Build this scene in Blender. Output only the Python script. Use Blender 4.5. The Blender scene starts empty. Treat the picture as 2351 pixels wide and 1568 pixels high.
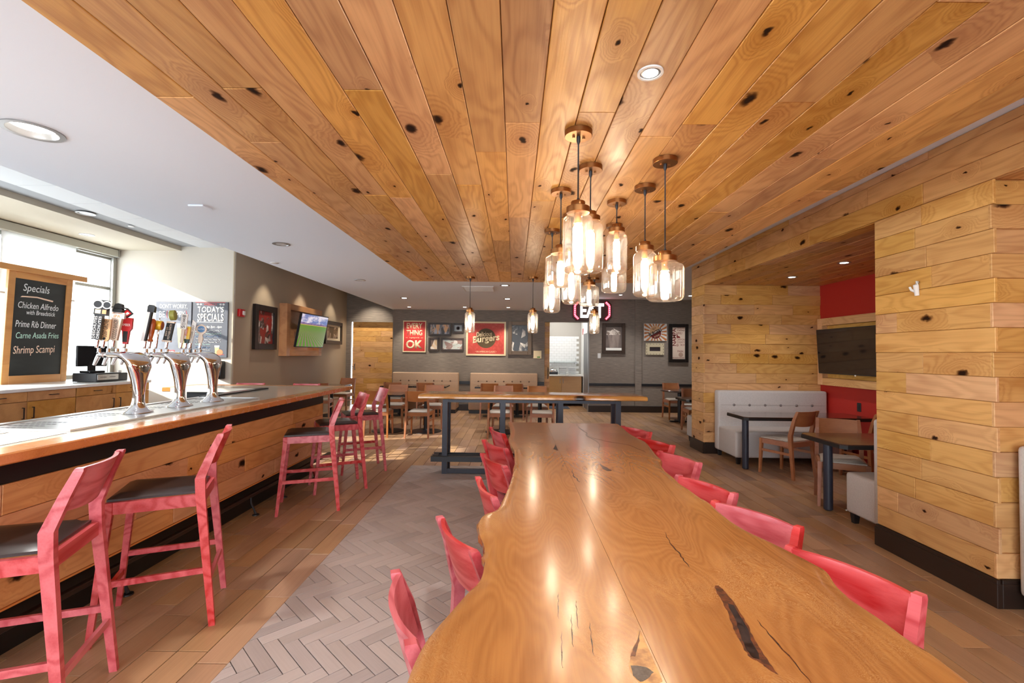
import bpy, bmesh, math, random
from mathutils import Vector, Matrix
random.seed(7)
sc = bpy.context.scene
COL = sc.collection
PI = math.pi
R = math.radians

# ------------------------------------------------------------------ camera, world, sun, exposure
cam = bpy.data.cameras.new('camera'); cam_o = bpy.data.objects.new('camera', cam); COL.objects.link(cam_o)
cam.sensor_width = 36.0; cam.lens = 1075.0 * 36.0 / 2351.0
cam.clip_start = 0.05; cam.clip_end = 200
M3 = Matrix(((0.99993288, -0.01025412, 0.00539256), (0.00511435, -0.02696658, -0.99962325), (0.01039567, 0.99958374, -0.02691233)))
cam_o.matrix_world = Matrix.Translation((0, 0, 1.5)) @ M3.to_4x4()
sc.camera = cam_o
sc.view_settings.view_transform = 'Standard'; sc.view_settings.look = 'None'
sc.view_settings.gamma = 1.0; sc.view_settings.use_curve_mapping = False
sc.view_settings.exposure = 1.1
sc.cycles.use_denoising = True
sc.cycles.max_bounces = 8; sc.cycles.diffuse_bounces = 5; sc.cycles.transparent_max_bounces = 16
sc.cycles.sample_clamp_indirect = 6.0
sc.cycles.caustics_reflective = False; sc.cycles.caustics_refractive = False

w = bpy.data.worlds.new('world'); sc.world = w; w.use_nodes = True
wn = w.node_tree.nodes
wn['Background'].inputs[0].default_value = (0.84, 0.92, 1.0, 1); wn['Background'].inputs[1].default_value = 5.0

sun = bpy.data.lights.new('sun', 'SUN'); sun.energy = 7.5; sun.angle = R(0.6); sun.color = (1.0, 0.95, 0.88)
so = bpy.data.objects.new('sun', sun); COL.objects.link(so)
so.rotation_euler = Vector((1.0, 0.35, -0.405)).to_track_quat('-Z', 'Y').to_euler()


def portal(name, loc, rot, sx, sy):
    l = bpy.data.lights.new(name, 'AREA'); l.shape = 'RECTANGLE'; l.size = sx; l.size_y = sy
    l.cycles.is_portal = True
    o = bpy.data.objects.new(name, l); COL.objects.link(o); o.location = loc; o.rotation_euler = rot


portal('daylight_opening', (-0.4, -2.55, 1.55), (R(90), 0, R(180)), 5.2, 1.9)
portal('daylight_opening', (-6.85, 7.02, 2.06), (R(90), 0, R(-90)), 1.5, 2.0)
portal('daylight_opening', (-6.85, 4.0, 1.78), (R(90), 0, R(-90)), 4.6, 1.45)
portal('daylight_opening', (-6.85, -0.15, 2.06), (R(90), 0, R(-90)), 2.5, 2.0)


# ------------------------------------------------------------------ helpers
def S(r, g, b):
    f = lambda c: ((c / 255.0) / 12.92) if c / 255.0 <= 0.04045 else (((c / 255.0) + 0.055) / 1.055) ** 2.4
    return (f(r), f(g), f(b), 1.0)


MATS = {}


def new_mat(name):
    m = bpy.data.materials.new(name); m.use_nodes = True
    return m, m.node_tree, m.node_tree.nodes['Principled BSDF']


def mat(name, col, rough=0.5, metal=0.0, emit=None, es=1.0, spec=0.5, coat=0.0):
    if name in MATS: return MATS[name]
    m, nt, b = new_mat(name)
    b.inputs['Base Color'].default_value = col; b.inputs['Roughness'].default_value = rough
    b.inputs['Metallic'].default_value = metal; b.inputs['Specular IOR Level'].default_value = spec
    b.inputs['Coat Weight'].default_value = coat; b.inputs['Coat Roughness'].default_value = 0.08
    if emit:
        b.inputs['Emission Color'].default_value = emit; b.inputs['Emission Strength'].default_value = es
    MATS[name] = m
    return m


class NT:
    """tiny node builder"""
    def __init__(s, nt): s.nt = nt; s.n = nt.nodes; s.l = nt.links

    def add(s, typ, **kw):
        n = s.n.new(typ)
        for k, v in kw.items(): setattr(n, k, v)
        return n

    def put(s, sock, v):
        if v is None: return
        if hasattr(v, 'is_output') or isinstance(v, bpy.types.NodeSocket): s.l.new(v, sock)
        else: sock.default_value = v

    def math(s, op, a, b=None, c=None, clamp=False):
        n = s.add('ShaderNodeMath', operation=op, use_clamp=clamp)
        s.put(n.inputs[0], a); s.put(n.inputs[1], b); s.put(n.inputs[2], c)
        return n.outputs[0]

    def vmul(s, a, v):
        n = s.add('ShaderNodeVectorMath', operation='MULTIPLY'); s.put(n.inputs[0], a); s.put(n.inputs[1], v)
        return n.outputs[0]

    def vadd(s, a, v):
        n = s.add('ShaderNodeVectorMath', operation='ADD'); s.put(n.inputs[0], a); s.put(n.inputs[1], v)
        return n.outputs[0]

    def noise(s, vec, scale=1.0, detail=2.0, rough=0.5, dist=0.0):
        n = s.add('ShaderNodeTexNoise'); s.put(n.inputs['Vector'], vec)
        n.inputs['Scale'].default_value = scale; n.inputs['Detail'].default_value = detail
        n.inputs['Roughness'].default_value = rough; n.inputs['Distortion'].default_value = dist
        return n.outputs['Fac']

    def ramp(s, v, lo, hi, a=0.0, b=1.0):
        n = s.add('ShaderNodeMapRange', interpolation_type='SMOOTHSTEP'); s.put(n.inputs[0], v)
        n.inputs[1].default_value = lo; n.inputs[2].default_value = hi
        n.inputs[3].default_value = a; n.inputs[4].default_value = b
        return n.outputs[0]

    def mix(s, f, a, b, mode='MIX'):
        n = s.add('ShaderNodeMix', data_type='RGBA', blend_type=mode)
        s.put(n.inputs[0], f); s.put(n.inputs[6], a); s.put(n.inputs[7], b)
        return n.outputs[2]


def wood(name, light, dark, knot=None, rough=0.4, vary=0.22, rings=20.0, grain=0.35, coat=0.0, kthr=0.36, kscale=(1.7, 3.2), spec=0.5, bump=0.15):
    """boards: grain along the object's x axis; every object gets its own figure and tone"""
    if name in MATS: return MATS[name]
    m, nt, b = new_mat(name); t = NT(nt)
    tc = t.add('ShaderNodeTexCoord').outputs['Object']
    rnd = t.add('ShaderNodeObjectInfo').outputs['Random']
    off = t.add('ShaderNodeCombineXYZ')
    t.put(off.inputs[0], t.math('MULTIPLY', rnd, 53.0)); t.put(off.inputs[1], t.math('MULTIPLY', rnd, 171.0)); t.put(off.inputs[2], t.math('MULTIPLY', rnd, 29.0))
    p = t.vadd(tc, off.outputs[0])
    base = t.noise(t.vmul(p, (0.9, 4.5, 4.5)), 1.0, 2.0, 0.5, 0.3)
    if knot:
        vo = t.add('ShaderNodeTexVoronoi', feature='F1'); vo.voronoi_dimensions = '2D'
        wob = t.noise(p, 22.0, 2.0)
        pv = t.add('ShaderNodeVectorMath', operation='ADD')
        t.put(pv.inputs[0], t.vmul(p, (kscale[0], kscale[1], 0))); 
        cw = t.add('ShaderNodeCombineXYZ'); t.put(cw.inputs[0], t.math('MULTIPLY', wob, 0.09)); t.put(cw.inputs[1], t.math('MULTIPLY', wob, 0.16)); t.put(pv.inputs[1], cw.outputs[0])
        t.put(vo.inputs['Vector'], pv.outputs[0]); vo.inputs['Scale'].default_value = 1.0
        d = vo.outputs['Distance']
        sepc = t.add('ShaderNodeSeparateColor'); t.put(sepc.inputs[0], vo.outputs['Color'])
        sel = t.ramp(sepc.outputs[0], kthr, kthr + 0.02)
        size = t.math('MULTIPLY_ADD', t.math('POWER', sepc.outputs[1], 2.0), 1.3, 0.42)
        dn = t.math('DIVIDE', d, size)
        halo = t.math('MULTIPLY', t.ramp(dn, 0.42, 0.02), sel)
        core = t.math('MULTIPLY', t.ramp(dn, 0.078, 0.042), sel)
        hole = t.math('MULTIPLY', t.ramp(dn, 0.045, 0.028), sel)
        base = t.math('MULTIPLY_ADD', halo, 0.55, base)
    ring = t.math('MULTIPLY_ADD', t.math('SINE', t.math('MULTIPLY', base, rings * 2.0)), 0.5, 0.5)
    ring = t.math('POWER', ring, 1.7)
    fine = t.noise(t.vmul(p, (3.0, 110.0, 110.0)), 1.0, 3.0, 0.6)
    blot = t.noise(t.vmul(p, (1.3, 3.0, 3.0)), 1.0, 3.0, 0.55)
    f = t.math('MULTIPLY', ring, grain)
    f = t.math('MULTIPLY_ADD', t.ramp(fine, 0.35, 0.75), 0.22, f)
    f = t.math('MULTIPLY_ADD', t.ramp(blot, 0.45, 0.8), 0.45, f, True)
    col = t.mix(f, light, dark)
    if knot:
        col = t.mix(t.math('MULTIPLY', halo, 0.45), col, dark)
        col = t.mix(t.math('MULTIPLY', core, 0.92), col, knot)
        col = t.mix(t.math('MULTIPLY', hole, 0.85), col, (0.006, 0.003, 0.002, 1))
    hs = t.add('ShaderNodeHueSaturation')
    r2 = t.math('FRACT', t.math('MULTIPLY', rnd, 7.31))
    t.put(hs.inputs['Value'], t.math('MULTIPLY_ADD', rnd, vary * 2, 1.0 - vary)); t.put(hs.inputs['Hue'], t.math('MULTIPLY_ADD', r2, 0.010, 0.495))
    t.put(hs.inputs['Saturation'], t.math('MULTIPLY_ADD', r2, 0.2, 0.9)); t.put(hs.inputs['Color'], col)
    t.put(b.inputs['Base Color'], hs.outputs[0])
    rg = t.math('MULTIPLY_ADD', f, 0.15, rough)
    if knot: rg = t.math('MULTIPLY_ADD', core, 0.3, rg)
    t.put(b.inputs['Roughness'], rg)
    if knot: t.put(b.inputs['Specular IOR Level'], t.math('MULTIPLY_ADD', core, -spec * 0.85, spec))
    else: b.inputs['Specular IOR Level'].default_value = spec
    b.inputs['Coat Weight'].default_value = coat; b.inputs['Coat Roughness'].default_value = 0.12
    bp = t.add('ShaderNodeBump'); bp.inputs['Strength'].default_value = bump; bp.inputs['Distance'].default_value = 0.004
    t.put(bp.inputs['Height'], fine); t.put(b.inputs['Normal'], bp.outputs[0])
    MATS[name] = m
    return m


def noisy(name, a, b_, scale=(8, 8, 8), lo=0.35, hi=0.65, rough=0.6, bump=0.0, detail=3.0, metal=0.0, spec=0.5):
    if name in MATS: return MATS[name]
    m, nt, b = new_mat(name); t = NT(nt)
    tc = t.add('ShaderNodeTexCoord').outputs['Object']
    n = t.noise(t.vmul(tc, scale), 1.0, detail, 0.6)
    t.put(b.inputs['Base Color'], t.mix(t.ramp(n, lo, hi), a, b_))
    b.inputs['Roughness'].default_value = rough; b.inputs['Metallic'].default_value = metal
    b.inputs['Specular IOR Level'].default_value = spec
    if bump:
        bp = t.add('ShaderNodeBump'); bp.inputs['Strength'].default_value = bump; bp.inputs['Distance'].default_value = 0.003
        t.put(bp.inputs['Height'], n); t.put(b.inputs['Normal'], bp.outputs[0])
    MATS[name] = m
    return m


def glass_mat(name, tint, refl=0.9, base=0.06, frost=0.0):
    m = bpy.data.materials.new(name); m.use_nodes = True; nt = m.node_tree; t = NT(nt)
    nt.nodes.remove(nt.nodes['Principled BSDF'])
    out = nt.nodes['Material Output']
    tr = t.add('ShaderNodeBsdfTransparent'); tr.inputs[0].default_value = tint
    gl = t.add('ShaderNodeBsdfGlossy'); gl.inputs[0].default_value = (1, 0.97, 0.93, 1); gl.inputs['Roughness'].default_value = 0.03
    lw = t.add('ShaderNodeLayerWeight'); lw.inputs[0].default_value = 0.35
    f = t.math('MULTIPLY_ADD', lw.outputs['Facing'], refl * 0.55, base, True)
    mx = t.add('ShaderNodeMixShader'); t.put(mx.inputs[0], f); t.put(mx.inputs[1], tr.outputs[0]); t.put(mx.inputs[2], gl.outputs[0])
    last = mx.outputs[0]
    if frost:
        tl = t.add('ShaderNodeBsdfTranslucent'); tl.inputs[0].default_value = (0.95, 0.88, 0.80, 1)
        m2 = t.add('ShaderNodeMixShader')
        tc = t.add('ShaderNodeTexCoord').outputs['Object']
        streak = t.noise(t.vmul(tc, (70, 70, 6)), 1.0, 3.0, 0.6)
        t.put(m2.inputs[0], t.math('MULTIPLY_ADD', t.ramp(streak, 0.4, 0.7), frost * 0.8, frost * 0.6)); t.put(m2.inputs[1], last); t.put(m2.inputs[2], tl.outputs[0])
        last = m2.outputs[0]
    t.put(out.inputs[0], last)
    MATS[name] = m
    return m


class MB:
    def __init__(s): s.v = []; s.f = []

    def raw(s, vs, fs):
        n = len(s.v); s.v += [tuple(v) for v in vs]; s.f += [tuple(i + n for i in f) for f in fs]
        return s

    def box(s, x0, x1, y0, y1, z0, z1, bev=0.0):
        x0, x1 = min(x0, x1), max(x0, x1); y0, y1 = min(y0, y1), max(y0, y1); z0, z1 = min(z0, z1), max(z0, z1)
        if bev <= 0:
            return s.raw([(x0, y0, z0), (x1, y0, z0), (x1, y1, z0), (x0, y1, z0), (x0, y0, z1), (x1, y0, z1), (x1, y1, z1), (x0, y1, z1)],
                         [(0, 3, 2, 1), (4, 5, 6, 7), (0, 1, 5, 4), (1, 2, 6, 5), (2, 3, 7, 6), (3, 0, 4, 7)])
        bm = bmesh.new(); bmesh.ops.create_cube(bm, size=1.0)
        for v in bm.verts: v.co = Vector(((x0 + x1) / 2 + v.co.x * (x1 - x0), (y0 + y1) / 2 + v.co.y * (y1 - y0), (z0 + z1) / 2 + v.co.z * (z1 - z0)))
        bmesh.ops.bevel(bm, geom=list(bm.edges), offset=bev, segments=1 if bev < 0.008 else 3, affect='EDGES', profile=0.5)
        bm.verts.index_update()
        s.raw([v.co[:] for v in bm.verts], [[v.index for v in f.verts] for f in bm.faces]); bm.free()
        return s

    def sweep(s, pts, sizes):
        """rectangular section kept horizontal, swept through pts (posts and legs)"""
        n = len(s.v)
        for p, (a, b) in zip(pts, sizes):
            for dx, dy in ((-1, -1), (1, -1), (1, 1), (-1, 1)): s.v.append((p[0] + dx * a / 2, p[1] + dy * b / 2, p[2]))
        k = len(pts)
        s.f.append((n + 3, n + 2, n + 1, n)); s.f.append(tuple(n + (k - 1) * 4 + i for i in range(4)))
        for i in range(k - 1):
            for j in range(4):
                a = n + i * 4 + j; b = n + i * 4 + (j + 1) % 4
                s.f.append((a, b, b + 4, a + 4))
        return s

    def beam(s, p0, p1, w, h, up=(0, 0, 1)):
        p0, p1 = Vector(p0), Vector(p1); d = (p1 - p0).normalized(); sd = d.cross(Vector(up)).normalized(); u = sd.cross(d)
        n = len(s.v)
        for p in (p0, p1):
            for a, b in ((-1, -1), (1, -1), (1, 1), (-1, 1)): s.v.append((p + sd * a * w / 2 + u * b * h / 2)[:])
        s.f += [(n, n + 1, n + 2, n + 3), (n + 7, n + 6, n + 5, n + 4)] + [(n + j, n + 4 + j, n + 4 + (j + 1) % 4, n + (j + 1) % 4) for j in range(4)]
        return s

    def tube(s, pts, r, seg=10, cap=True):
        pts = [Vector(p) for p in pts]; n = len(s.v); k = len(pts)
        ref = Vector((0.13, 0.31, 0.94))
        for i, p in enumerate(pts):
            d = (pts[min(i + 1, k - 1)] - pts[max(i - 1, 0)]).normalized()
            a = d.cross(ref)
            if a.length < 1e-3: a = d.cross(Vector((1, 0, 0)))
            a.normalize(); b = d.cross(a)
            rr = r[i] if isinstance(r, (list, tuple)) else r
            for j in range(seg):
                t = 2 * PI * j / seg; s.v.append((p + (a * math.cos(t) + b * math.sin(t)) * rr)[:])
        for i in range(k - 1):
            for j in range(seg):
                a0 = n + i * seg + j; b0 = n + i * seg + (j + 1) % seg
                s.f.append((a0, b0, b0 + seg, a0 + seg))
        if cap: s.f.append(tuple(n + j for j in reversed(range(seg)))); s.f.append(tuple(n + (k - 1) * seg + j for j in range(seg)))
        return s

    def lathe(s, prof, seg=24, c=(0, 0, 0), sy=1.0, caps=True):
        n = len(s.v); k = len(prof)
        for r, z in prof:
            for j in range(seg):
                t = 2 * PI * j / seg; s.v.append((c[0] + r * math.cos(t), c[1] + sy * r * math.sin(t), c[2] + z))
        for i in range(k - 1):
            for j in range(seg):
                a = n + i * seg + j; b = n + i * seg + (j + 1) % seg
                s.f.append((a, b, b + seg, a + seg))
        if caps and prof[0][0] > 1e-4: s.f.append(tuple(n + j for j in reversed(range(seg))))
        if caps and prof[-1][0] > 1e-4: s.f.append(tuple(n + (k - 1) * seg + j for j in range(seg)))
        return s

    def prism(s, out, z0, z1, inset=0.0):
        n = len(s.v); k = len(out)
        s.v += [(x, y, z0) for x, y in out] + [(x, y, z1) for x, y in out]
        s.f.append(tuple(n + i for i in reversed(range(k)))); s.f.append(tuple(n + k + i for i in range(k)))
        s.f += [(n + i, n + (i + 1) % k, n + k + (i + 1) % k, n + k + i) for i in range(k)]
        return s

    def xprism(s, out, y0, y1):
        """outline in x,z extruded along y"""
        n = len(s.v); k = len(out)
        s.v += [(x, y0, z) for x, z in out] + [(x, y1, z) for x, z in out]
        s.f.append(tuple(n + i for i in range(k))); s.f.append(tuple(n + k + i for i in reversed(range(k))))
        s.f += [(n + (i + 1) % k, n + i, n + k + i, n + k + (i + 1) % k) for i in range(k)]
        return s

    def grid(s, fn, nu, nv):
        n = len(s.v)
        for i in range(nu + 1):
            for j in range(nv + 1): s.v.append(tuple(fn(i / nu, j / nv)))
        for i in range(nu):
            for j in range(nv):
                a = n + i * (nv + 1) + j; s.f.append((a, a + nv + 1, a + nv + 2, a + 1))
        return s

    def mesh(s, name, smooth=None):
        me = bpy.data.meshes.new(name); me.from_pydata(s.v, [], s.f)
        bm = bmesh.new(); bm.from_mesh(me); bmesh.ops.remove_doubles(bm, verts=bm.verts, dist=1e-6)
        bmesh.ops.recalc_face_normals(bm, faces=bm.faces); bm.to_mesh(me); bm.free()
        if smooth is not None:
            me.polygons.foreach_set('use_smooth', [True] * len(me.polygons)); me.set_sharp_from_angle(angle=R(smooth))
        return me


def obj(name, mb, m, parent=None, loc=(0, 0, 0), rot=(0, 0, 0), smooth=None):
    me = mb.mesh(name, smooth) if isinstance(mb, MB) else mb
    if m is not None and len(me.materials) == 0: me.materials.append(m)
    o = bpy.data.objects.new(name, me); COL.objects.link(o)
    o.location = loc; o.rotation_euler = rot
    if parent is not None: o.parent = parent
    return o


def tag(o, label, cat, group=None):
    o['label'] = label; o['category'] = cat
    if group: o['group'] = group
    return o


def thing(name, label, cat, loc=(0, 0, 0), rz=0.0, group=None):
    o = bpy.data.objects.new(name, None); COL.objects.link(o); o.location = loc; o.rotation_euler = (0, 0, rz); o.empty_display_size = 0.1
    return tag(o, label, cat, group)


def structure(name, mb, m, parent=None, loc=(0, 0, 0), rz=0.0, smooth=None):
    o = obj(name, mb, m, parent, loc, (0, 0, rz), smooth)
    if parent is None: o['kind'] = 'structure'
    return o


def kids(o): return [c for c in ALLKIDS.get(o, [])] if False else list(o.children)


def dup(root, loc, rz, label, group=None, cat=None):
    r = root.copy(); COL.objects.link(r); r.location = loc; r.rotation_euler = (0, 0, rz); r['label'] = label
    if group: r['group'] = group
    for ch in list(root.children):
        c = ch.copy(); COL.objects.link(c); c.parent = r
        for g in list(ch.children):
            d = g.copy(); COL.objects.link(d); d.parent = c
    return r


def text_mesh(body, w, h, depth=0.002, name='lettering', shear=0.0, bold=0.0, spacing=1.0):
    """lettering fitted into a w x h box, lying in the x,z plane, facing -y"""
    cu = bpy.data.curves.new('lettering', 'FONT'); cu.body = body; cu.size = 1.0; cu.extrude = 0.0; cu.offset = bold; cu.shear = shear
    cu.align_x = 'CENTER'; cu.space_character = spacing; cu.resolution_u = 3
    to = bpy.data.objects.new('lettering_tmp', cu)
    me = bpy.data.meshes.new_from_object(to)
    bpy.data.objects.remove(to); bpy.data.curves.remove(cu)
    xs = [v.co.x for v in me.vertices]; ys = [v.co.y for v in me.vertices]
    x0, x1, y0, y1 = min(xs), max(xs), min(ys), max(ys)
    bm = bmesh.new(); bm.from_mesh(me)
    for v in bm.verts:
        v.co = Vector(((v.co.x - (x0 + x1) / 2) / (x1 - x0) * w, 0.0, (v.co.y - (y0 + y1) / 2) / (y1 - y0) * h))
    if depth > 0:
        r = bmesh.ops.extrude_face_region(bm, geom=list(bm.faces))
        bmesh.ops.translate(bm, vec=(0, -depth, 0), verts=[g for g in r['geom'] if isinstance(g, bmesh.types.BMVert)])
    bmesh.ops.recalc_face_normals(bm, faces=bm.faces)
    bm.to_mesh(me); bm.free(); me.name = name; me.materials.clear()
    return me


def text(body, x, z, w, h, m, parent, y=0.0, depth=0.002, rot=0.0, shear=0.0, bold=0.0, name='lettering', spacing=1.0):
    return obj(name, text_mesh(body, w, h, depth, name, shear, bold, spacing), m, parent, (x, y, z), (0, rot, 0))


# ------------------------------------------------------------------ materials
OAK = wood('knotty oak', S(212, 162, 100), S(154, 97, 48), S(58, 29, 15), rough=0.32, vary=0.15, rings=34, kscale=(2.1, 4.0), kthr=0.32)
OAKW = wood('knotty oak wall', S(224, 175, 112), S(184, 127, 69), S(78, 42, 22), rough=0.42, vary=0.11, rings=34, kscale=(2.0, 3.8), kthr=0.32)
BARWOOD = wood('bar front oak', S(228, 168, 108), S(194, 128, 74), S(64, 30, 14), rough=0.38, vary=0.10, rings=32)
CAB = wood('cabinet alder', S(205, 150, 92), S(168, 112, 62), S(96, 56, 30), rough=0.45, vary=0.07, kthr=0.75, rings=9)
TRIMW = wood('alder trim', S(206, 148, 88), S(170, 108, 56), None, rough=0.4, vary=0.05, rings=10)
NOSE = wood('orange oak edge', S(202, 134, 76), S(164, 96, 46), None, rough=0.22, vary=0.05, coat=0.5)
CHAIRW = wood('walnut stained beech', S(172, 112, 74), S(132, 78, 48), None, rough=0.4, vary=0.08, rings=12, grain=0.25)
REDW = wood('red stained beech', S(212, 98, 104), S(178, 48, 56), None, rough=0.33, vary=0.04, rings=26, grain=0.7, coat=0.25)
TILEB = wood('brown wood look tile', S(180, 143, 110), S(143, 110, 83), None, rough=0.34, vary=0.16, rings=6, grain=0.3, bump=0.05)
TILEG = wood('grey wood look tile', S(184, 171, 164), S(157, 143, 136), None, rough=0.4, vary=0.12, rings=5, grain=0.35, bump=0.05)
SLAB = None
GROUT = mat('grout', S(30, 24, 21), 0.85)
WHITE = mat('white ceiling paint', S(232, 242, 255), 0.75)
GRIDW = mat('ceiling tile', S(205, 207, 208), 0.85)
BEIGE = mat('beige soffit paint', S(188, 178, 158), 0.7)
CREAM = mat('cream wall paint', S(204, 196, 182), 0.7)
TAUPE = mat('taupe wall paint', S(172, 155, 132), 0.6)
DARKWALL = noisy('dark grasscloth', S(116, 106, 97), S(146, 135, 124), (5, 5, 160), 0.35, 0.7, 0.7, 0.1)
REDWALL = mat('red wall paint', S(176, 34, 22), 0.6)
BASEB = mat('dark brown baseboard', S(44, 32, 26), 0.35)
BLACK = mat('black powder coat', S(30, 30, 34), 0.4)
NAVY = mat('blue black steel', S(44, 46, 58), 0.4)
BLK2 = mat('black laminate', S(22, 20, 19), 0.45)
DARKPAD = mat('dark brown vinyl', S(50, 38, 34), 0.32)
GREYPAD = noisy('light grey vinyl', S(176, 164, 150), S(188, 178, 166), (60, 60, 60), 0.3, 0.7, 0.45)
GREYUP = noisy('light grey upholstery', S(196, 190, 186), S(206, 200, 196), (90, 90, 90), 0.3, 0.7, 0.6)
TAUPEUP = noisy('taupe upholstery', S(172, 142, 116), S(184, 154, 128), (80, 80, 80), 0.3, 0.7, 0.55)
CHROME = mat('chrome', (0.86, 0.86, 0.88, 1), 0.06, 1.0)
STEEL = noisy('brushed steel', (0.62, 0.62, 0.62, 1), (0.74, 0.74, 0.74, 1), (200, 4, 4), 0.3, 0.7, 0.28, metal=1.0)
BRONZE = mat('antique brass', S(150, 104, 62), 0.3, 0.95)
CORD = mat('black cord', S(24, 24, 28), 0.5)
BULB = mat('lit bulb', (1, 0.86, 0.62, 1), 0.5, emit=(1.0, 0.86, 0.66, 1), es=32.0)
LAMP = mat('lit diffuser', (1, 1, 1, 1), 0.5, emit=(1.0, 0.95, 0.87, 1), es=9.0)
LAMPOFF = mat('unlit diffuser', S(205, 208, 210), 0.4)
TRIMWHITE = mat('white trim', S(214, 214, 212), 0.4)
TRIMGREY = mat('grey reflector', S(150, 150, 150), 0.3, 0.6)
GLASS = glass_mat('smoked amber glass', (0.90, 0.83, 0.76, 1), 1.0, 0.10, 0.04)
PANE = glass_mat('window glass', (0.97, 0.98, 0.98, 1), 0.5, 0.03)
LAM = mat('cream laminate', S(226, 216, 200), 0.16, coat=0.6)
QUARTZ = mat('white quartz', S(236, 234, 230), 0.25)
FRAMEBLK = mat('black frame', S(28, 22, 20), 0.35)
FRAMEBRN = mat('dark brown frame', S(58, 42, 32), 0.4)
INKW = mat('white ink', S(238, 236, 230), 0.6)
INKRED = mat('red ink', S(186, 44, 40), 0.55)
CREAMINK = mat('cream ink', S(232, 214, 176), 0.6)
BLACKINK = mat('black ink', S(20, 18, 18), 0.6)

# ------------------------------------------------------------------ board and tile layers
BOARD = {}


def board_mesh(l, wd, t, bev=0.0025):
    k = (round(l, 3), round(wd, 3), round(t, 3))
    if k not in BOARD:
        x, y = l / 2, wd / 2; b = bev
        v = [(-x, -y, 0), (x, -y, 0), (x, y, 0), (-x, y, 0), (-x, -y, t - b), (x, -y, t - b), (x, y, t - b), (-x, y, t - b),
             (-x + b, -y + b, t), (x - b, -y + b, t), (x - b, y - b, t), (-x + b, y - b, t)]
        f = [(0, 1, 5, 4), (1, 2, 6, 5), (2, 3, 7, 6), (3, 0, 4, 7), (4, 5, 9, 8), (5, 6, 10, 9), (6, 7, 11, 10), (7, 4, 8, 11), (8, 9, 10, 11)]
        me = bpy.data.meshes.new('board'); me.from_pydata(v, [], f); BOARD[k] = me
    return BOARD[k]


def place(me, m, parent, mtx, name):
    if len(me.materials) == 0: me.materials.append(m)
    o = bpy.data.objects.new(name, me); COL.objects.link(o); o.parent = parent; o.matrix_basis = mtx
    if me.materials[0] != m:
        o.material_slots[0].link = 'OBJECT'; o.material_slots[0].material = m
    return o


def basis(o, a, b):
    a, b = Vector(a), Vector(b); n = a.cross(b)
    return Matrix(((a.x, b.x, n.x, o[0]), (a.y, b.y, n.y, o[1]), (a.z, b.z, n.z, o[2]), (0, 0, 0, 1)))


def courses(parent, m, o, a, b, al, bl, cw, lens, t=0.016, gap=0.003, name='plank', a_ext=None, stagger=True, alt=0.0):
    """rows of boards: o corner, a along, b across, al/bl extents"""
    B = basis(o, a, b); n = int(math.ceil(bl / cw - 1e-6))
    for i in range(n):
        b0 = i * cw; wd = min(cw, bl - b0)
        if wd < 0.02: continue
        e0, e1 = (a_ext(i) if a_ext else (0.0, 0.0))
        p = -e0; end = al + e1; first = True
        while p < end - 0.02:
            L = round(random.uniform(*lens) / 0.1) * 0.1
            if first and stagger: L *= random.uniform(0.35, 1.0)
            first = False
            if p + L > end - 0.35: L = end - p
            me = board_mesh(L - gap, wd - gap, t)
            tt = random.uniform(-0.0012, 0.0012) - (alt if i % 2 else 0.0)
            place(me, m, parent, B @ Matrix.Translation((p + L / 2, b0 + wd / 2, tt)), name)
            p += L


# ------------------------------------------------------------------ floor
floor = structure('floor', MB().box(-7.2, 6.2, -2.6, 14.8, -0.12, -0.006), GROUT)
CX0, CX1, CY1 = -1.36, 1.85, 6.30          # herringbone field
tiles = []
cols = int((6.0 + 7.0) / 0.1545)
for c in range(cols):
    x = CX0 - 0.1545 * 36 + 0.07725 + c * 0.1545
    ph = random.uniform(0, 0.61)
    if x < -7.0 or x > 6.0: continue
    y = -2.5 - ph
    while y < 12.35:
        y0, y1 = y, y + 0.6135
        y += 0.6135
        if x > CX0 and x < CX1:
            if y1 <= CY1 + 0.02: continue
            y0 = max(y0, CY1)
        elif CX1 - 0.0772 < x < CX1 + 0.0772: pass
        if y1 < -1.0 or y0 < -2.4: continue
        if -6.4 < x < -2.56 and 1.0 < y0 and y1 < 5.9: continue   # under and behind the bar
        tiles.append((x, y0, min(y1, 12.38)))


def in_view(x, y):
    if y < 0.6: return False
    u = 1175 + 1075 * x / y; v = 813 + 1075 * 1.5 / y
    return -30 < u < 2400 and v < 1640


def tkey(t):
    x, y0, y1 = t; y = (y0 + y1) / 2
    return (0 if in_view(x, y) else 1, math.hypot(x, y))


tiles.sort(key=tkey)
ROT90 = Matrix.Rotation(R(90), 4, 'Z')
for x, y0, y1 in tiles[:295]:
    if y1 - y0 < 0.03: continue
    place(board_mesh(y1 - y0 - 0.005, 0.1492, 0.0095, 0.0015), TILEB, floor, Matrix.Translation((x, (y0 + y1) / 2, -0.0095 + random.uniform(-0.0004, 0.0004))) @ ROT90, 'tile')
# the far tiles: joined, in a few tones
for k in range(6):
    bm = MB()
    for x, y0, y1 in tiles[295 + k::6]:
        if y1 - y0 < 0.03: continue
        bm.box(y0 + 0.002, y1 - 0.002, -x - 0.0752, -x + 0.0752, -0.0095, 0.0)
    if k == 0:
        o = obj('far_tiles', bm, TILEB, floor, (0, 0, 0), (0, 0, R(90)))
    else:
        o = obj('far_tiles', bm, TILEB, floor, (0, 0, 0), (0, 0, R(90)))
    o['kind'] = 'stuff'
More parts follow.
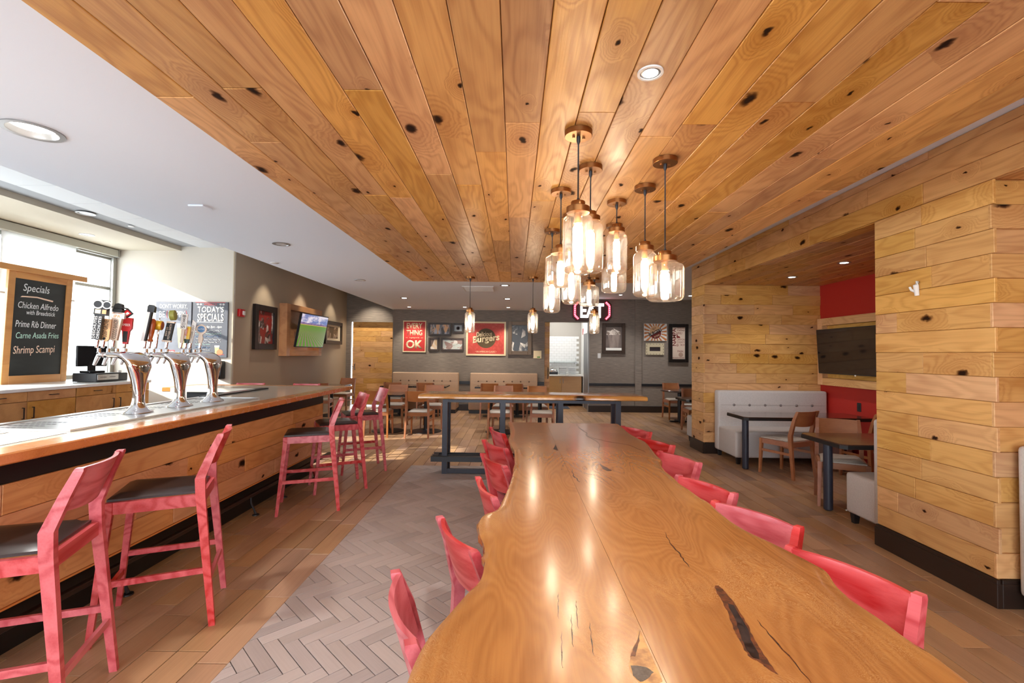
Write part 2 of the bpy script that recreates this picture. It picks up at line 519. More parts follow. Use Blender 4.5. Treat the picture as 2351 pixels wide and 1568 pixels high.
# kitchen floor and the strip by the wooden door
bm = MB()
for i in range(17):
    for j in range(4): bm.box(-1.1 + 0, -1.1, 0, 0, 0, 0) if False else None
    bm.box(12.41, 14.6, -(0.0 + i * 0.1545) - 0.0752, -(0.0 + i * 0.1545) + 0.0752, -0.0095, 0.0)
o = obj('kitchen_tiles', bm, TILEB, floor, (0, 0, 0), (0, 0, R(90))); o['kind'] = 'stuff'
bm = MB()
for i in range(12): bm.box(12.38, 13.3, 4.85 - i * 0.1545 - 0.0752, 4.85 - i * 0.1545 + 0.0752, -0.0095, 0.0)
o = obj('door_tiles', bm, TILEB, floor, (0, 0, 0), (0, 0, R(90))); o['kind'] = 'stuff'

# herringbone inlay
inlay = structure('floor', MB().box(CX0 - 0.002, CX1 + 0.002, -2.5, CY1 + 0.002, -0.0058, -0.0056), GROUT)
HW, HL, HN = 0.0762, 0.3048, 4
cA, sA = math.cos(R(-45)), math.sin(R(-45))


def clip(poly, axis, val, keep_less):
    out = []
    for i in range(len(poly)):
        p, q = poly[i], poly[(i + 1) % len(poly)]
        ip = (p[axis] <= val) == keep_less or p[axis] == val; iq = (q[axis] <= val) == keep_less or q[axis] == val
        if ip: out.append(p)
        if ip != iq:
            t = (val - p[axis]) / (q[axis] - p[axis]); out.append((p[0] + (q[0] - p[0]) * t, p[1] + (q[1] - p[1]) * t))
    return out


herr = []
for i in range(-75, 95):
    for j in range(-75, 95):
        d = (i - j) % (2 * HN)
        if d == 0: cx, cy, hor = (i + HN / 2) * HW, (j + 0.5) * HW, True
        elif d == 2 * HN - 1: cx, cy, hor = (i + 0.5) * HW, (j + HN / 2) * HW, False
        else: continue
        X = cA * cx - sA * cy - 0.2; Y = sA * cx + cA * cy + 2.0
        if X < CX0 - 0.25 or X > CX1 + 0.25 or Y < -1.6 or Y > CY1 + 0.25: continue
        herr.append((X, Y, hor))
herr.sort(key=lambda h: (0 if (in_view(h[0], h[1]) and h[0] < 0.0) else 1, math.hypot(h[0], h[1])))
g = 0.0022
rest = MB(); cnt = 0
for X, Y, hor in herr:
    ang = R(-45) if hor else R(45)
    ca, sa = math.cos(ang), math.sin(ang)
    hx, hy = HL / 2 - g, HW / 2 - g
    full = X - 0.14 > CX0 and X + 0.14 < CX1 and Y + 0.14 < CY1
    mtx = Matrix.Translation((X, Y, -0.0055)) @ Matrix.Rotation(ang, 4, 'Z')
    loc = [(-hx, -hy), (hx, -hy), (hx, hy), (-hx, hy)]
    if not full:
        wp = [(X + ca * a - sa * b, Y + sa * a + ca * b) for a, b in loc]
        for ax, val, kl in ((0, CX0, False), (0, CX1, True), (1, CY1, True)):
            if wp: wp = clip(wp, ax, val, kl)
        if len(wp) < 3: continue
        loc = [(ca * (x - X) + sa * (y - Y), -sa * (x - X) + ca * (y - Y)) for x, y in wp]
        ar = abs(sum(loc[q][0] * loc[(q + 1) % len(loc)][1] - loc[(q + 1) % len(loc)][0] * loc[q][1] for q in range(len(loc)))) / 2
        if ar < 0.0004: continue
    if cnt < 298:
        cnt += 1
        if full: place(board_mesh(2 * hx, 2 * hy, 0.0055, 0.001), TILEG, inlay, mtx, 'tile')
        else:
            me = MB().prism(loc, 0, 0.0055).mesh('tile'); place(me, TILEG, inlay, mtx, 'tile')
    else:
        wp = [(X + ca * a - sa * b, Y + sa * a + ca * b) for a, b in loc]
        rest.prism(wp, -0.0055, 0.0)
o = obj('far_tiles', rest, TILEG, inlay); o['kind'] = 'stuff'

# ------------------------------------------------------------------ ceilings
ceil = structure('ceiling', MB().box(0.77, 6.2, -2.6, 14.8, 2.98, 3.1), WHITE)
HX, HY, HR = -2.56, 2.433, 0.13     # the hole of the nearest downlight
sb = MB().box(-3.25, 0.77, -2.6, HY - HR, 2.655, 3.4).box(-3.25, 0.77, HY + HR, 12.45, 2.655, 3.4).box(-3.25, HX - HR, HY - HR, HY + HR, 2.655, 3.4).box(HX + HR, 0.77, HY - HR, HY + HR, 2.655, 3.4)
n_ = len(sb.v)
for k in range(32):
    a = 2 * PI * k / 32; c_, s_ = math.cos(a), math.sin(a); q = HR / max(abs(c_), abs(s_))
    sb.v += [(HX + q * c_, HY + q * s_, 2.655), (HX + 0.108 * c_, HY + 0.108 * s_, 2.655)]
for k in range(32):
    a = n_ + 2 * k; b_ = n_ + 2 * ((k + 1) % 32); sb.f.append((a, b_, b_ + 1, a + 1))
soff = structure('ceiling', sb, WHITE)
# high tiled ceiling by the windows
tile_c = structure('ceiling', MB().box(-6.95, -3.2, -2.6, 13.4, 3.25, 3.4), mat('ceiling grid', S(150, 152, 154), 0.7))
bmc = board_mesh(0.592, 0.592, 0.014, 0.003)
for i in range(4):
    for j in range(14):
        x = -5.32 + 0.3 + i * 0.6; y = 0.4 + j * 0.6
        if x > -3.1: continue
        place(bmc, GRIDW, tile_c, Matrix.Translation((x, y, 3.25)) @ Matrix.Rotation(PI, 4, 'X'), 'ceiling_tile')
bs = structure('ceiling', MB().box(-6.74, -5.62, -2.6, 7.8, 3.177, 3.26), BEIGE)
# wood cloud
cloud = structure('ceiling', MB().box(-1.43, 1.94, -2.5, 6.48, 2.516, 2.70).box(0.78, 1.94, -2.5, 6.48, 2.6, 2.975), TRIMW)
courses(cloud, OAK, (-1.43, -2.42, 2.516), (0, 1, 0), (1, 0, 0), 8.9, 3.37, 0.1532, (1.4, 3.2), name='plank')

# ------------------------------------------------------------------ right side: oak wall with alcoves
XR = 2.95
wr = structure('wall_right', MB().box(XR, 4.76, 2.90, 3.82, 0, 2.626).box(XR, 4.76, 7.30, 7.77, 0, 2.626)
               .box(XR, 4.9, -2.5, 7.77, 2.626, 2.98).box(4.76, 4.9, -2.5, 7.77, 0, 2.626), TRIMW)
CW = 0.1525
odd = lambda i: ((0.0, 0.032) if i % 2 else (0.0, 0.004))
odd2 = lambda i: ((0.018, 0.0) if not i % 2 else (0.0, 0.0))
# column face towards the room (a runs from far to near)
courses(wr, OAKW, (XR, 3.82, 0.17), (0, -1, 0), (0, 0, 1), 0.92, 2.44, CW, (0.35, 0.9), a_ext=odd, name='plank')
courses(wr, OAKW, (XR, 2.90, 0.17), (1, 0, 0), (0, 0, 1), 1.81, 2.44, CW, (0.6, 1.3), a_ext=odd2, name='plank', alt=0.008)
# far pillar and end wall of the alcove
courses(wr, OAKW, (XR, 7.77, 0.17), (0, -1, 0), (0, 0, 1), 0.47, 2.44, CW, (0.6, 0.9), a_ext=odd, name='plank', stagger=False)
courses(wr, OAKW, (XR, 7.30, 0.17), (1, 0, 0), (0, 0, 1), 1.81, 2.44, CW, (0.5, 1.2), a_ext=odd2, name='plank', alt=0.008)
# header over the openings
courses(wr, OAKW, (XR, 7.77, 2.612), (0, -1, 0), (0, 0, 1), 9.2, 0.366, 0.1525, (0.9, 1.9), name='plank')
# alcove ceilings
courses(wr, OAK, (XR + 0.005, 3.82, 2.626), (0, 1, 0), (1, 0, 0), 3.46, 1.80, CW, (0.9, 1.8), name='ceiling_plank')
courses(wr, OAK, (XR + 0.005, -0.5, 2.626), (0, 1, 0), (1, 0, 0), 3.38, 1.80, CW, (0.9, 1.8), name='ceiling_plank')
rw = structure('wall_red', MB().box(4.748, 4.762, 3.82, 7.30, 0.0, 2.62), REDWALL)
rw2 = structure('wall_red', MB().box(4.748, 4.762, -2.5, 2.90, 0.0, 2.62), REDWALL)
def base_prof(x0, x1, y0, y1):
    return MB().box(x0, x1, y0, y1, 0.0, 0.145, 0.003).box(x0 + 0.006, x1 - 0.006, y0 + 0.006, y1 - 0.006, 0.14, 0.168, 0.003)
structure('baseboard_column', base_prof(XR - 0.034, XR, 2.866, 3.83), BASEB)
structure('baseboard_column', base_prof(XR, 3.4, 2.866, 2.899), BASEB)
structure('baseboard_pillar', base_prof(XR - 0.034, XR, 7.266, 7.80), BASEB)
structure('baseboard_pillar', base_prof(XR, 3.2, 7.266, 7.30), BASEB)

# ------------------------------------------------------------------ back walls
YB = 12.4
wb = structure('wall_back', MB().box(-3.22, 0.80, YB, 12.52, 0, 3.3).box(0.80, 1.955, YB, 12.52, 2.36, 3.3).box(1.955, 6.2, YB, 12.52, 0, 3.3)
               .box(3.185, 3.355, YB - 0.03, YB, 0.17, 2.98), DARKWALL)
structure('wall_back', MB().box(-4.9, -4.60, 13.1, 13.2, 0, 3.3).box(-4.60, -3.2, 13.1, 13.2, 2.36, 3.3).box(-3.36, -3.2, 13.1, 13.2, 0, 2.45).box(-3.26, -3.2, 12.5, 13.1, 0, 3.3), DARKWALL)
structure('wall_side', MB().box(6.1, 6.2, 7.7, 12.5, 0, 3.0).box(4.9, 6.2, 7.70, 7.77, 0, 3.0), TAUPE)
structure('trim_rail', MB().box(1.98, 3.185, YB - 0.022, YB, 0.685, 0.755, 0.004).box(3.355, 6.1, YB - 0.022, YB, 0.685, 0.755, 0.004), BLACK)
structure('trim_rail', MB().box(-3.2, 0.79, YB - 0.022, YB, 0.69, 0.775, 0.004), BLACK)
structure('baseboard_back', MB().box(1.96, 6.1, YB - 0.03, YB, 0, 0.17, 0.004), BASEB)
structure('baseboard_back', MB().box(-3.24, 0.79, YB - 0.03, YB, 0, 0.17, 0.004), BASEB)
structure('trim_door', MB().box(1.945, 1.975, 12.385, 12.53, 0, 2.37), TRIMGREY)

# sliding oak door at the back left
d1 = structure('door_1', MB().box(-4.575, -3.43, 13.235, 13.27, 0.035, 2.41), TRIMW)
courses(d1, OAKW, (-4.58, 13.235, 0.036), (1, 0, 0), (0, 0, 1), 1.15, 2.37, 0.148, (0.5, 1.0), t=0.014, name='plank')
hb = MB().tube([(-4.5, 13.22, 1.02), (-4.5, 13.175, 1.03), (-4.5, 13.175, 1.17), (-4.5, 13.22, 1.18)], 0.009, 8)
obj('door_pull', hb, BLACK, d1, smooth=40)
d2 = structure('door_2', MB().box(0.60, 0.94, 12.545, 12.58, 0.03, 2.42), TRIMW)
courses(d2, OAKW, (0.60, 12.545, 0.031), (1, 0, 0), (0, 0, 1), 0.34, 2.37, 0.148, (0.5, 0.9), t=0.014, name='plank', stagger=False)
obj('door_pull', MB().tube([(0.90, 12.535, 0.86), (0.90, 12.49, 0.88), (0.90, 12.49, 1.13), (0.90, 12.535, 1.15)], 0.013, 8), BLACK, d2, smooth=40)

# ------------------------------------------------------------------ left: taupe wall, cream wall, window wall
XB, YC, XW = -4.72, 7.8, -6.74
structure('wall_left', MB().box(XB - 0.12, XB, YC + 0.002, 13.2, 0, 3.3).box(XB, XB + 0.02, 7.78, 8.28, 0, 3.3), TAUPE)
structure('wall_cream', MB().box(-6.95, XB + 0.01, YC, YC + 0.14, 0, 3.3), CREAM)
structure('trim_corner', MB().box(XB - 0.004, XB + 0.024, YC - 0.006, YC + 0.012, 0, 3.24), CREAM)
ww = structure('wall_window', MB().box(XW - 0.14, XW, -2.6, 7.95, 0, 1.05).box(XW - 0.14, XW, -2.6, 7.95, 3.06, 3.4)
               .box(XW - 0.14, XW, 1.12, 1.70, 1.05, 3.06).box(XW - 0.14, XW, -2.6, -1.42, 1.05, 3.06).box(XW - 0.14, XW, 7.795, 7.95, 1.05, 3.06)
               .box(XW - 0.14, XW, 1.70, 6.02, 2.52, 3.06), CREAM)  # low header out of view, added to block high sun from the bar
ALU = mat('grey aluminium', S(150, 148, 140), 0.4, 0.3)
for n, y0, y1, zt_, muls in ((1, 6.02, 7.795, 3.06, ()), (2, -1.42, 1.12, 3.06, (-0.15,)), (3, 1.70, 6.02, 2.52, (3.2, 4.7))):
    f = MB().box(XW - 0.1, XW - 0.02, y0, y0 + 0.045, 1.05, zt_).box(XW - 0.1, XW - 0.02, y1 - 0.045, y1, 1.05, zt_)
    f.box(XW - 0.1, XW - 0.02, y0 + 0.045, y1 - 0.045, 1.05, 1.11).box(XW - 0.1, XW - 0.02, y0 + 0.045, y1 - 0.045, zt_ - 0.06, zt_)
    if n == 1: f.box(XW - 0.09, XW - 0.03, y0 + 0.045, y1 - 0.045, 2.50, 2.545)
    wdw = structure('window_%d' % n, f, ALU)
    ys = [y0 + 0.045] + list(muls) + [y1 - 0.045]
    for ym in muls: obj('mullion', MB().box(XW - 0.09, XW - 0.03, ym - 0.025, ym + 0.025, 1.11, zt_ - 0.06), ALU, wdw)
    for a_, b_ in zip(ys[:-1], ys[1:]):
        if n == 1:
            obj('pane', MB().box(XW - 0.064, XW - 0.058, a_, b_, 1.11, 2.5), PANE, wdw); obj('pane', MB().box(XW - 0.064, XW - 0.058, a_, b_, 2.545, 3.0), PANE, wdw)
        else: obj('pane', MB().box(XW - 0.064, XW - 0.058, a_ + (0.025 if a_ in muls else 0), b_ - (0.025 if b_ in muls else 0), 1.11, zt_ - 0.06), PANE, wdw)
structure('wall_front', MB().box(-6.95, -3.0, -2.72, -2.6, 0, 3.4).box(2.2, 6.2, -2.72, -2.6, 0, 3.4).box(-3.0, 2.2, -2.72, -2.6, 0, 0.6).box(-3.0, 2.2, -2.72, -2.6, 2.5, 3.4), CREAM)
structure('wall_side', MB().box(4.9, 6.2, -2.6, -2.5, 0, 3.0), CREAM)
rs = thing('roller_shade', 'pale grey roller shade cassette along the top of the bar window', 'shade', (XW + 0.006, 7.745, 3.05))
obj('cassette', MB().box(0.0, 0.11, -2.75, 0.0, 0.0, 0.115, 0.006), mat('shade cassette', S(176, 176, 164), 0.4), rs)
obj('end_bracket', MB().box(-0.005, 0.118, 0.0, 0.018, -0.008, 0.122, 0.003), ALU, rs)
obj('side_channel', MB().box(0.005, 0.045, -0.02, 0.05, -1.99, -0.01, 0.003), ALU, rs)
obj('bottom_bar', MB().box(0.02, 0.06, -0.66, -0.04, -0.022, 0.002), ALU, rs)
def cloth_mat():
    m = bpy.data.materials.new('white shade cloth'); m.use_nodes = True; nt = m.node_tree; t = NT(nt)
    nt.nodes.remove(nt.nodes['Principled BSDF'])
    a = t.add('ShaderNodeBsdfDiffuse'); a.inputs[0].default_value = (0.85, 0.85, 0.83, 1)
    b_ = t.add('ShaderNodeBsdfTranslucent'); b_.inputs[0].default_value = (0.85, 0.85, 0.83, 1)
    mx = t.add('ShaderNodeMixShader'); mx.inputs[0].default_value = 0.55
    t.put(mx.inputs[1], a.outputs[0]); t.put(mx.inputs[2], b_.outputs[0]); t.put(nt.nodes['Material Output'].inputs[0], mx.outputs[0])
    return m
obj('shade_cloth', MB().box(0.035, 0.037, -1.72, -0.68, -0.80, 0.0), cloth_mat(), rs)  # cloth drop and width made up to block sun on the dining chairs
obj('cloth_bar', MB().box(0.025, 0.047, -1.72, -0.68, -0.825, -0.80, 0.003), TRIMWHITE, rs)

# ------------------------------------------------------------------ kitchen behind the opening
KW = mat('kitchen white paint', S(232, 232, 230), 0.6)
kt = structure('wall_kitchen', MB().box(0.2, 2.15, 14.4, 14.5, 0, 3.0).box(2.06, 2.16, 12.52, 14.5, 0, 3.0).box(0.2, 0.3, 12.6, 14.5, 0, 3.0), mat('kitchen grey paint', S(176, 172, 164), 0.6))
structure('ceiling', MB().box(0.2, 2.16, 12.52, 14.5, 2.9, 2.98), KW)
TW = mat('white wall tile', S(236, 238, 238), 0.2)
bt = board_mesh(0.149, 0.073, 0.008, 0.004)
for r_ in range(15):
    for c_ in range(12):
        x = 0.31 + (c_ + 0.5) * 0.152 + (0.076 if r_ % 2 else 0) ; z = 0.92 + (r_ + 0.5) * 0.076
        if x > 1.97: continue
        place(bt, TW, kt, basis((x, 14.4, z), (1, 0, 0), (0, 0, 1)), 'tile')
structure('wall_kitchen', MB().box(2.045, 2.062, 12.53, 14.39, 0.0, 2.9), KW)
kc = thing('kitchen_cabinet', 'pale oak base cabinet with white counter in the kitchen beyond the opening', 'cabinet', (1.25, 13.7, 0))
KOAK = wood('pale kitchen oak', S(214, 170, 112), S(192, 146, 92), None, rough=0.45, vary=0.04, rings=6, grain=0.2)
obj('body', MB().box(-0.92, 0.72, 0.02, 0.66, 0.1, 0.87), KOAK, kc)
for x0, x1, hx in ((-0.9, -0.38, -0.42), (-0.37, 0.13, 0.09), (0.14, 0.70, 0.18)):
    dd = obj('door', MB().box(x0, x1, 0.0, 0.02, 0.12, 0.86, 0.003), KOAK, kc)
    obj('handle', MB().box(hx - 0.006, hx + 0.006, -0.03, 0.0, 0.66, 0.80, 0.002), ALU, dd)
obj('countertop', MB().box(-0.94, 0.78, -0.03, 0.68, 0.87, 0.91, 0.004), QUARTZ, kc)
KM = noisy('metal catering gear', (0.5, 0.5, 0.5, 1), (0.8, 0.8, 0.8, 1), (6, 6, 6), 0.3, 0.7, 0.2, metal=1.0)
cd = thing('chafing_dish', 'small steel warming dish on the kitchen counter', 'dish', (1.13, 13.95, 0.91))
obj('base', MB().box(-0.16, 0.16, -0.11, 0.11, 0.0, 0.06, 0.01).box(-0.17, 0.17, -0.12, 0.12, 0.06, 0.08, 0.004), BLACK, cd)
obj('lid', MB().lathe([(0.165, 0.08), (0.155, 0.12), (0.11, 0.16), (0.04, 0.175), (0, 0.177)], 20, (0, 0, 0), 0.7), KM, cd, smooth=40)
obj('handle', MB().tube([(-0.05, 0, 0.17), (-0.04, 0, 0.2), (0.04, 0, 0.2), (0.05, 0, 0.17)], 0.006, 6), KM, cd, smooth=40)
PLATE = mat('white plates', S(226, 228, 230), 0.3)
NTH = ['topmost', 'second from top', 'third from top', 'fourth from top', 'middle one', 'fourth from bottom', 'third from bottom', 'second from bottom', 'lowest']
for i, x in enumerate((1.44, 1.715)):
    for k in range(9):
        pl = obj('plate', MB().lathe([(0.0, 0.0), (0.10, 0.002), (0.125, 0.018), (0.122, 0.024), (0.09, 0.008), (0.0, 0.006)], 22), PLATE, None, (x, 13.95, 0.912 + k * 0.023), smooth=40) if k == 0 and i == 0 else None
        if pl is not None: P0 = pl; continue
        q = P0.copy(); COL.objects.link(q); q.location = (x, 13.95, 0.912 + k * 0.023); tag(q, 'white plate, %s of the %s stack on the kitchen counter' % (NTH[8 - k], 'left' if i == 0 else 'right'), 'plate', 'plates in the %s kitchen stack' % ('left' if i == 0 else 'right'))
tag(P0, 'white plate, lowest of the left stack on the kitchen counter', 'plate', 'plates in the left kitchen stack')
kd = structure('door_3', MB().box(2.0, 2.03, 12.75, 13.5, 0.0, 2.1), mat('grey door', S(120, 120, 122), 0.5))
obj('door_frame', MB().box(1.99, 2.04, 12.68, 12.75, 0, 2.16).box(1.99, 2.04, 13.5, 13.57, 0, 2.16).box(1.99, 2.04, 12.75, 13.5, 2.1, 2.16), KW, kd)
tag(obj('wall_sign', MB().box(-0.01, 0.0, -0.05, 0.05, -0.09, 0.09, 0.002), INKRED, None, (2.044, 13.95, 2.19)), 'small red sign on the white kitchen side wall', 'sign')
tag(obj('floor_mat', MB().box(-0.6, 0.35, -0.3, 0.3, 0.0, 0.012, 0.003), mat('blue grey mat', S(70, 80, 96), 0.8), None, (1.2, 13.3, 0.001)), 'blue grey rubber mat on the kitchen floor before the pale cabinet', 'mat')
gs = thing('glass_shelf', 'thin glass shelf on the white tiled kitchen wall', 'shelf', (1.2, 14.39, 1.27))
obj('shelf_board', MB().box(-0.85, 0.72, -0.14, -0.006, 0, 0.012), mat('pale glass shelf', S(190, 205, 205), 0.1), gs)
obj('bracket', MB().box(0.66, 0.69, -0.13, -0.006, -0.05, 0.0).box(0.67, 0.68, -0.02, -0.006, -0.05, 0.14), KM, gs)
kl = thing('added_kitchen_light', 'unseen square ceiling light added to light the kitchen', 'ceiling light', (1.2, 13.4, 2.9))  # ceiling lamp out of view, added so the kitchen interior is lit
obj('diffuser', MB().box(-0.28, 0.28, -0.28, 0.28, -0.02, 0.0), mat('added kitchen lamp', (1, 1, 1, 1), 0.5, emit=(1, 0.98, 0.95, 1), es=14.0), kl)


# ------------------------------------------------------------------ chairs and stools
def seat_pad(sz, w0, w1, y0, y1, th):
    mb = MB()

    def top(u, v):
        y = y0 + (y1 - y0) * v; wv = w1 + (w0 - w1) * v
        x = -wv + 2 * wv * u
        e = max(abs(2 * u - 1), abs(2 * v - 1)); z = sz + th * (1 - max(0.0, (e - 0.7) / 0.3) ** 2.2) - 0.004 * (1 - e)
        return (x, y, z)
    mb.grid(top, 10, 10)
    n = 11
    ring = [i * n for i in range(n)] + [(n - 1) * n + j for j in range(1, n)] + [i * n + n - 1 for i in range(n - 2, -1, -1)] + [j for j in range(n - 2, 0, -1)]
    k = len(mb.v); mb.v += [(mb.v[i][0], mb.v[i][1], sz - 0.012) for i in ring]
    for a in range(len(ring)):
        b = (a + 1) % len(ring); mb.f.append((ring[a], ring[b], k + b, k + a))
    mb.f.append(tuple(k + a for a in range(len(ring))))
    return mb


def make_chair(name, label, cat, H, sz, m, pad, stool, group):
    t = thing(name, label, cat, (0, 0, 0), 0, group)
    fx, fyf, fyb = (0.225, 0.262, -0.268) if stool else (0.208, 0.222, -0.235)
    sx, syf, syb = 0.198, 0.205, -0.195
    px = 0.184
    for s in (-1, 1):
        bk = MB().sweep([(s * fx, fyb, 0), (s * sx, syb, sz - 0.02), (s * (sx - 0.002), syb + 0.004, sz + 0.075), (s * (px + 0.004), syb - 0.045, H - 0.10), (s * px, syb - 0.082, H - 0.012), (s * px, syb - 0.085, H)],
                        [(0.028, 0.030), (0.034, 0.046), (0.034, 0.048), (0.031, 0.040), (0.030, 0.034), (0.026, 0.028)])
        obj('leg', bk, m, t)
        fr = MB().sweep([(s * fx, fyf, 0), (s * sx, syf, sz - 0.075), (s * sx, syf, sz - 0.014)], [(0.026, 0.026), (0.036, 0.036), (0.036, 0.036)])
        obj('leg', fr, m, t)
    a0, a1 = sz - 0.075, sz - 0.014
    fm = MB().box(-sx + 0.014, sx - 0.014, syf - 0.012, syf + 0.012, a0, a1).box(-sx + 0.014, sx - 0.014, syb - 0.012, syb + 0.012, a0, a1)
    fm.box(-sx - 0.010, -sx + 0.014, syb + 0.02, syf - 0.016, a0, a1).box(sx - 0.014, sx + 0.010, syb + 0.02, syf - 0.016, a0, a1)
    obj('seat_frame', fm, m, t)
    obj('seat', seat_pad(sz, 0.19, 0.172, syb + 0.012, syf + 0.012, 0.02), pad, t, smooth=50)
    ht = 0.172 if stool else 0.182
    zt, zb = H - 0.004, H - ht

    def panel(u, v, off):
        x = -px + 0.012 + (2 * px - 0.024) * u; q = 1 - (2 * u - 1) ** 2
        z = zb + (zt - zb) * v - 0.012 * q * (1 - v) + 0.0 * v
        hh = (z - (sz + 0.075)) / (H - sz - 0.075)
        y = syb + 0.004 - 0.088 * hh - 0.036 * q + off + 0.016
        return (x, y, z)
    NU, NV = 14, 4
    pb = MB(); pb.grid(lambda u, v: panel(u, v, 0.0), NU, NV); k = len(pb.v); pb.grid(lambda u, v: panel(u, v, -0.016), NU, NV)
    idx = lambda i, j: i * (NV + 1) + j
    for i in range(NU):
        pb.f.append((idx(i, NV), idx(i + 1, NV), k + idx(i + 1, NV), k + idx(i, NV))); pb.f.append((idx(i, 0), k + idx(i, 0), k + idx(i + 1, 0), idx(i + 1, 0)))
    for j in range(NV):
        pb.f.append((idx(0, j), idx(0, j + 1), k + idx(0, j + 1), k + idx(0, j))); pb.f.append((idx(NU, j), k + idx(NU, j), k + idx(NU, j + 1), idx(NU, j + 1)))
    obj('backrest', pb, m, t, smooth=40)
    lz = lambda z, f, sd: (fx + (sx - fx) * z / (sz - 0.02), (fyf + (syf - fyf) * z / sz) if f else (fyb + (syb - fyb) * z / sz))
    hs = 0.30 if stool else 0.30
    for s in (-1, 1):
        xa, ya = lz(hs, True, s); xb, yb = lz(hs, False, s)
        obj('stretcher', MB().beam((s * xa, ya, hs), (s * xb, yb, hs), 0.018, 0.030), m, t)
    if stool:
        xb, yb = lz(0.24, False, 1); obj('stretcher', MB().beam((-xb, yb, 0.24), (xb, yb, 0.24), 0.018, 0.030), m, t)
        xa, ya = lz(0.20, True, 1); obj('footrest', MB().beam((-xa, ya, 0.20), (xa, ya, 0.20), 0.022, 0.032), m, t)
    return t


ST = make_chair('bar_stool', 'red wooden bar stool nearest the camera, cut by the left edge of the picture', 'stool', 1.035, 0.725, REDW, DARKPAD, True, 'red stools at the bar')
spots = [(-2.03, 1.92, 111, None), (-1.98, 2.69, 115, 'red wooden bar stool at the bar, second from the camera, its whole brown seat shown'),
         (-1.985, 4.59, 111, 'red wooden bar stool at the bar, nearest of the three standing close together'),
         (-1.97, 5.27, 120, 'red wooden bar stool at the bar, middle of the three standing close together'),
         (-1.965, 6.06, 118, 'red wooden bar stool at the far corner of the bar, farthest of the three together'),
         (-3.86, 6.62, 184, 'red stool behind the far bar counter, left one, only its back top showing'),
         (-3.06, 6.62, 178, 'red stool behind the far bar counter, right one, only its back top showing')]
for i, (x, y, a, lb) in enumerate(spots):
    if i == 0: ST.location = (x, y, 0); ST.rotation_euler = (0, 0, R(a))
    else: dup(ST, (x, y, 0), R(a), lb, 'red stools at the bar')

RC = make_chair('red_chair', '', 'chair', 0.835, 0.46, REDW, DARKPAD, False, 'red chairs around the slab table')
ordn = ['first', 'second', 'third', 'fourth', 'fifth', 'last']
Lc = [(-0.29, 1.272, -70.5), (-0.209, 1.765, -63.0), (-0.135, 2.375, -74.0), (-0.125, 2.985, -65.5), (-0.138, 3.490, -62.0), (-0.143, 4.110, -70.7)]
Rc = [(1.064, 1.511, 116.7), (1.026, 2.022, 121.2), (1.000, 2.475, 113.9), (1.090, 3.124, 111.7), (1.100, 3.680, 117.0), (1.107, 4.277, 115.3)]
for side, lst in (('left', Lc), ('right', Rc)):
    for i, (x, y, a) in enumerate(lst):
        fx, fy = -math.sin(R(a)), math.cos(R(a))
        cx, cy = x + 0.275 * fx, y + 0.275 * fy
        lb = 'red wooden chair on the %s side of the slab table, %s from the camera' % (side, ordn[i])
        if side == 'left' and i == 0: RC.location = (cx, cy, 0); RC.rotation_euler = (0, 0, R(a)); RC['label'] = lb
        else: dup(RC, (cx, cy, 0), R(a), lb, 'red chairs around the slab table')

DC = make_chair('dining_chair', 'brown dining chair, back to us, leftmost of the front row just beyond the red stools', 'chair', 0.835, 0.46, CHAIRW, GREYPAD, False, 'brown dining chairs')
dspots = [(-2.45, 8.52, 3, None),
          (-1.70, 8.50, -2, 'brown dining chair, pale seat, back to us, left of the high table leg'),
          (-0.25, 8.50, 0, 'brown dining chair, back to us, behind the second leg of the high table'),
          (0.51, 8.50, -2, 'brown dining chair, back to us, before the kitchen opening, behind the high table'),
          (-2.43, 9.59, 180, 'brown dining chair facing us across the leftmost pedestal table'),
          (-1.66, 9.59, 183, 'brown dining chair facing us, its back just above the left end of the high table'),
          (-0.22, 9.59, 180, 'brown dining chair facing us across the table behind the second high table leg'),
          (0.47, 9.59, 178, 'brown dining chair facing us nearest to the kitchen opening'),
          (-2.76, 10.88, 2, 'dark brown chair back, left one at the left taupe banquette'),
          (-2.0, 10.88, -2, 'dark brown chair back, right one at the left taupe banquette'),
          (-0.57, 10.88, 3, 'dark brown chair back, left one at the right taupe banquette'),
          (0.02, 10.88, -3, 'dark brown chair back, right one at the right taupe banquette'),
          (-4.25, 10.35, 10, 'brown chair beyond the bar end, near one of the pair by the taupe wall'),
          (-4.36, 11.95, 172, 'brown chair beyond the bar end, far one of the pair, close to the oak door'),
          (3.495, 6.045, 24.5, 'brown wooden chair with pale seat at the long black table before the grey alcove booth'),
          (3.38, 4.88, 151, 'light brown wooden chair facing us, between the two black alcove tables'),
          (4.42, 5.86, 8, 'brown chair near the red wall, half hidden by the edge of the oak column'),
          (3.84, 11.25, 182, 'brown chair facing us behind the round black table at the back right'),
          (3.86, 10.12, 62, 'brown chair seen from behind at the round table, left of the oak pillar'),
          (3.62, 9.35, 178, 'brown chair across the black table behind the oak pillar')]
for i, (x, y, a, lb) in enumerate(dspots):
    if i == 0: DC.location = (x, y, 0); DC.rotation_euler = (0, 0, R(a))
    else: dup(DC, (x, y, 0), R(a), lb, 'brown dining chairs')

# ------------------------------------------------------------------ pedestal tables
TTOP = wood('dark walnut top', S(70, 42, 28), S(48, 28, 20), None, rough=0.14, vary=0.05, coat=0.6, grain=0.2)


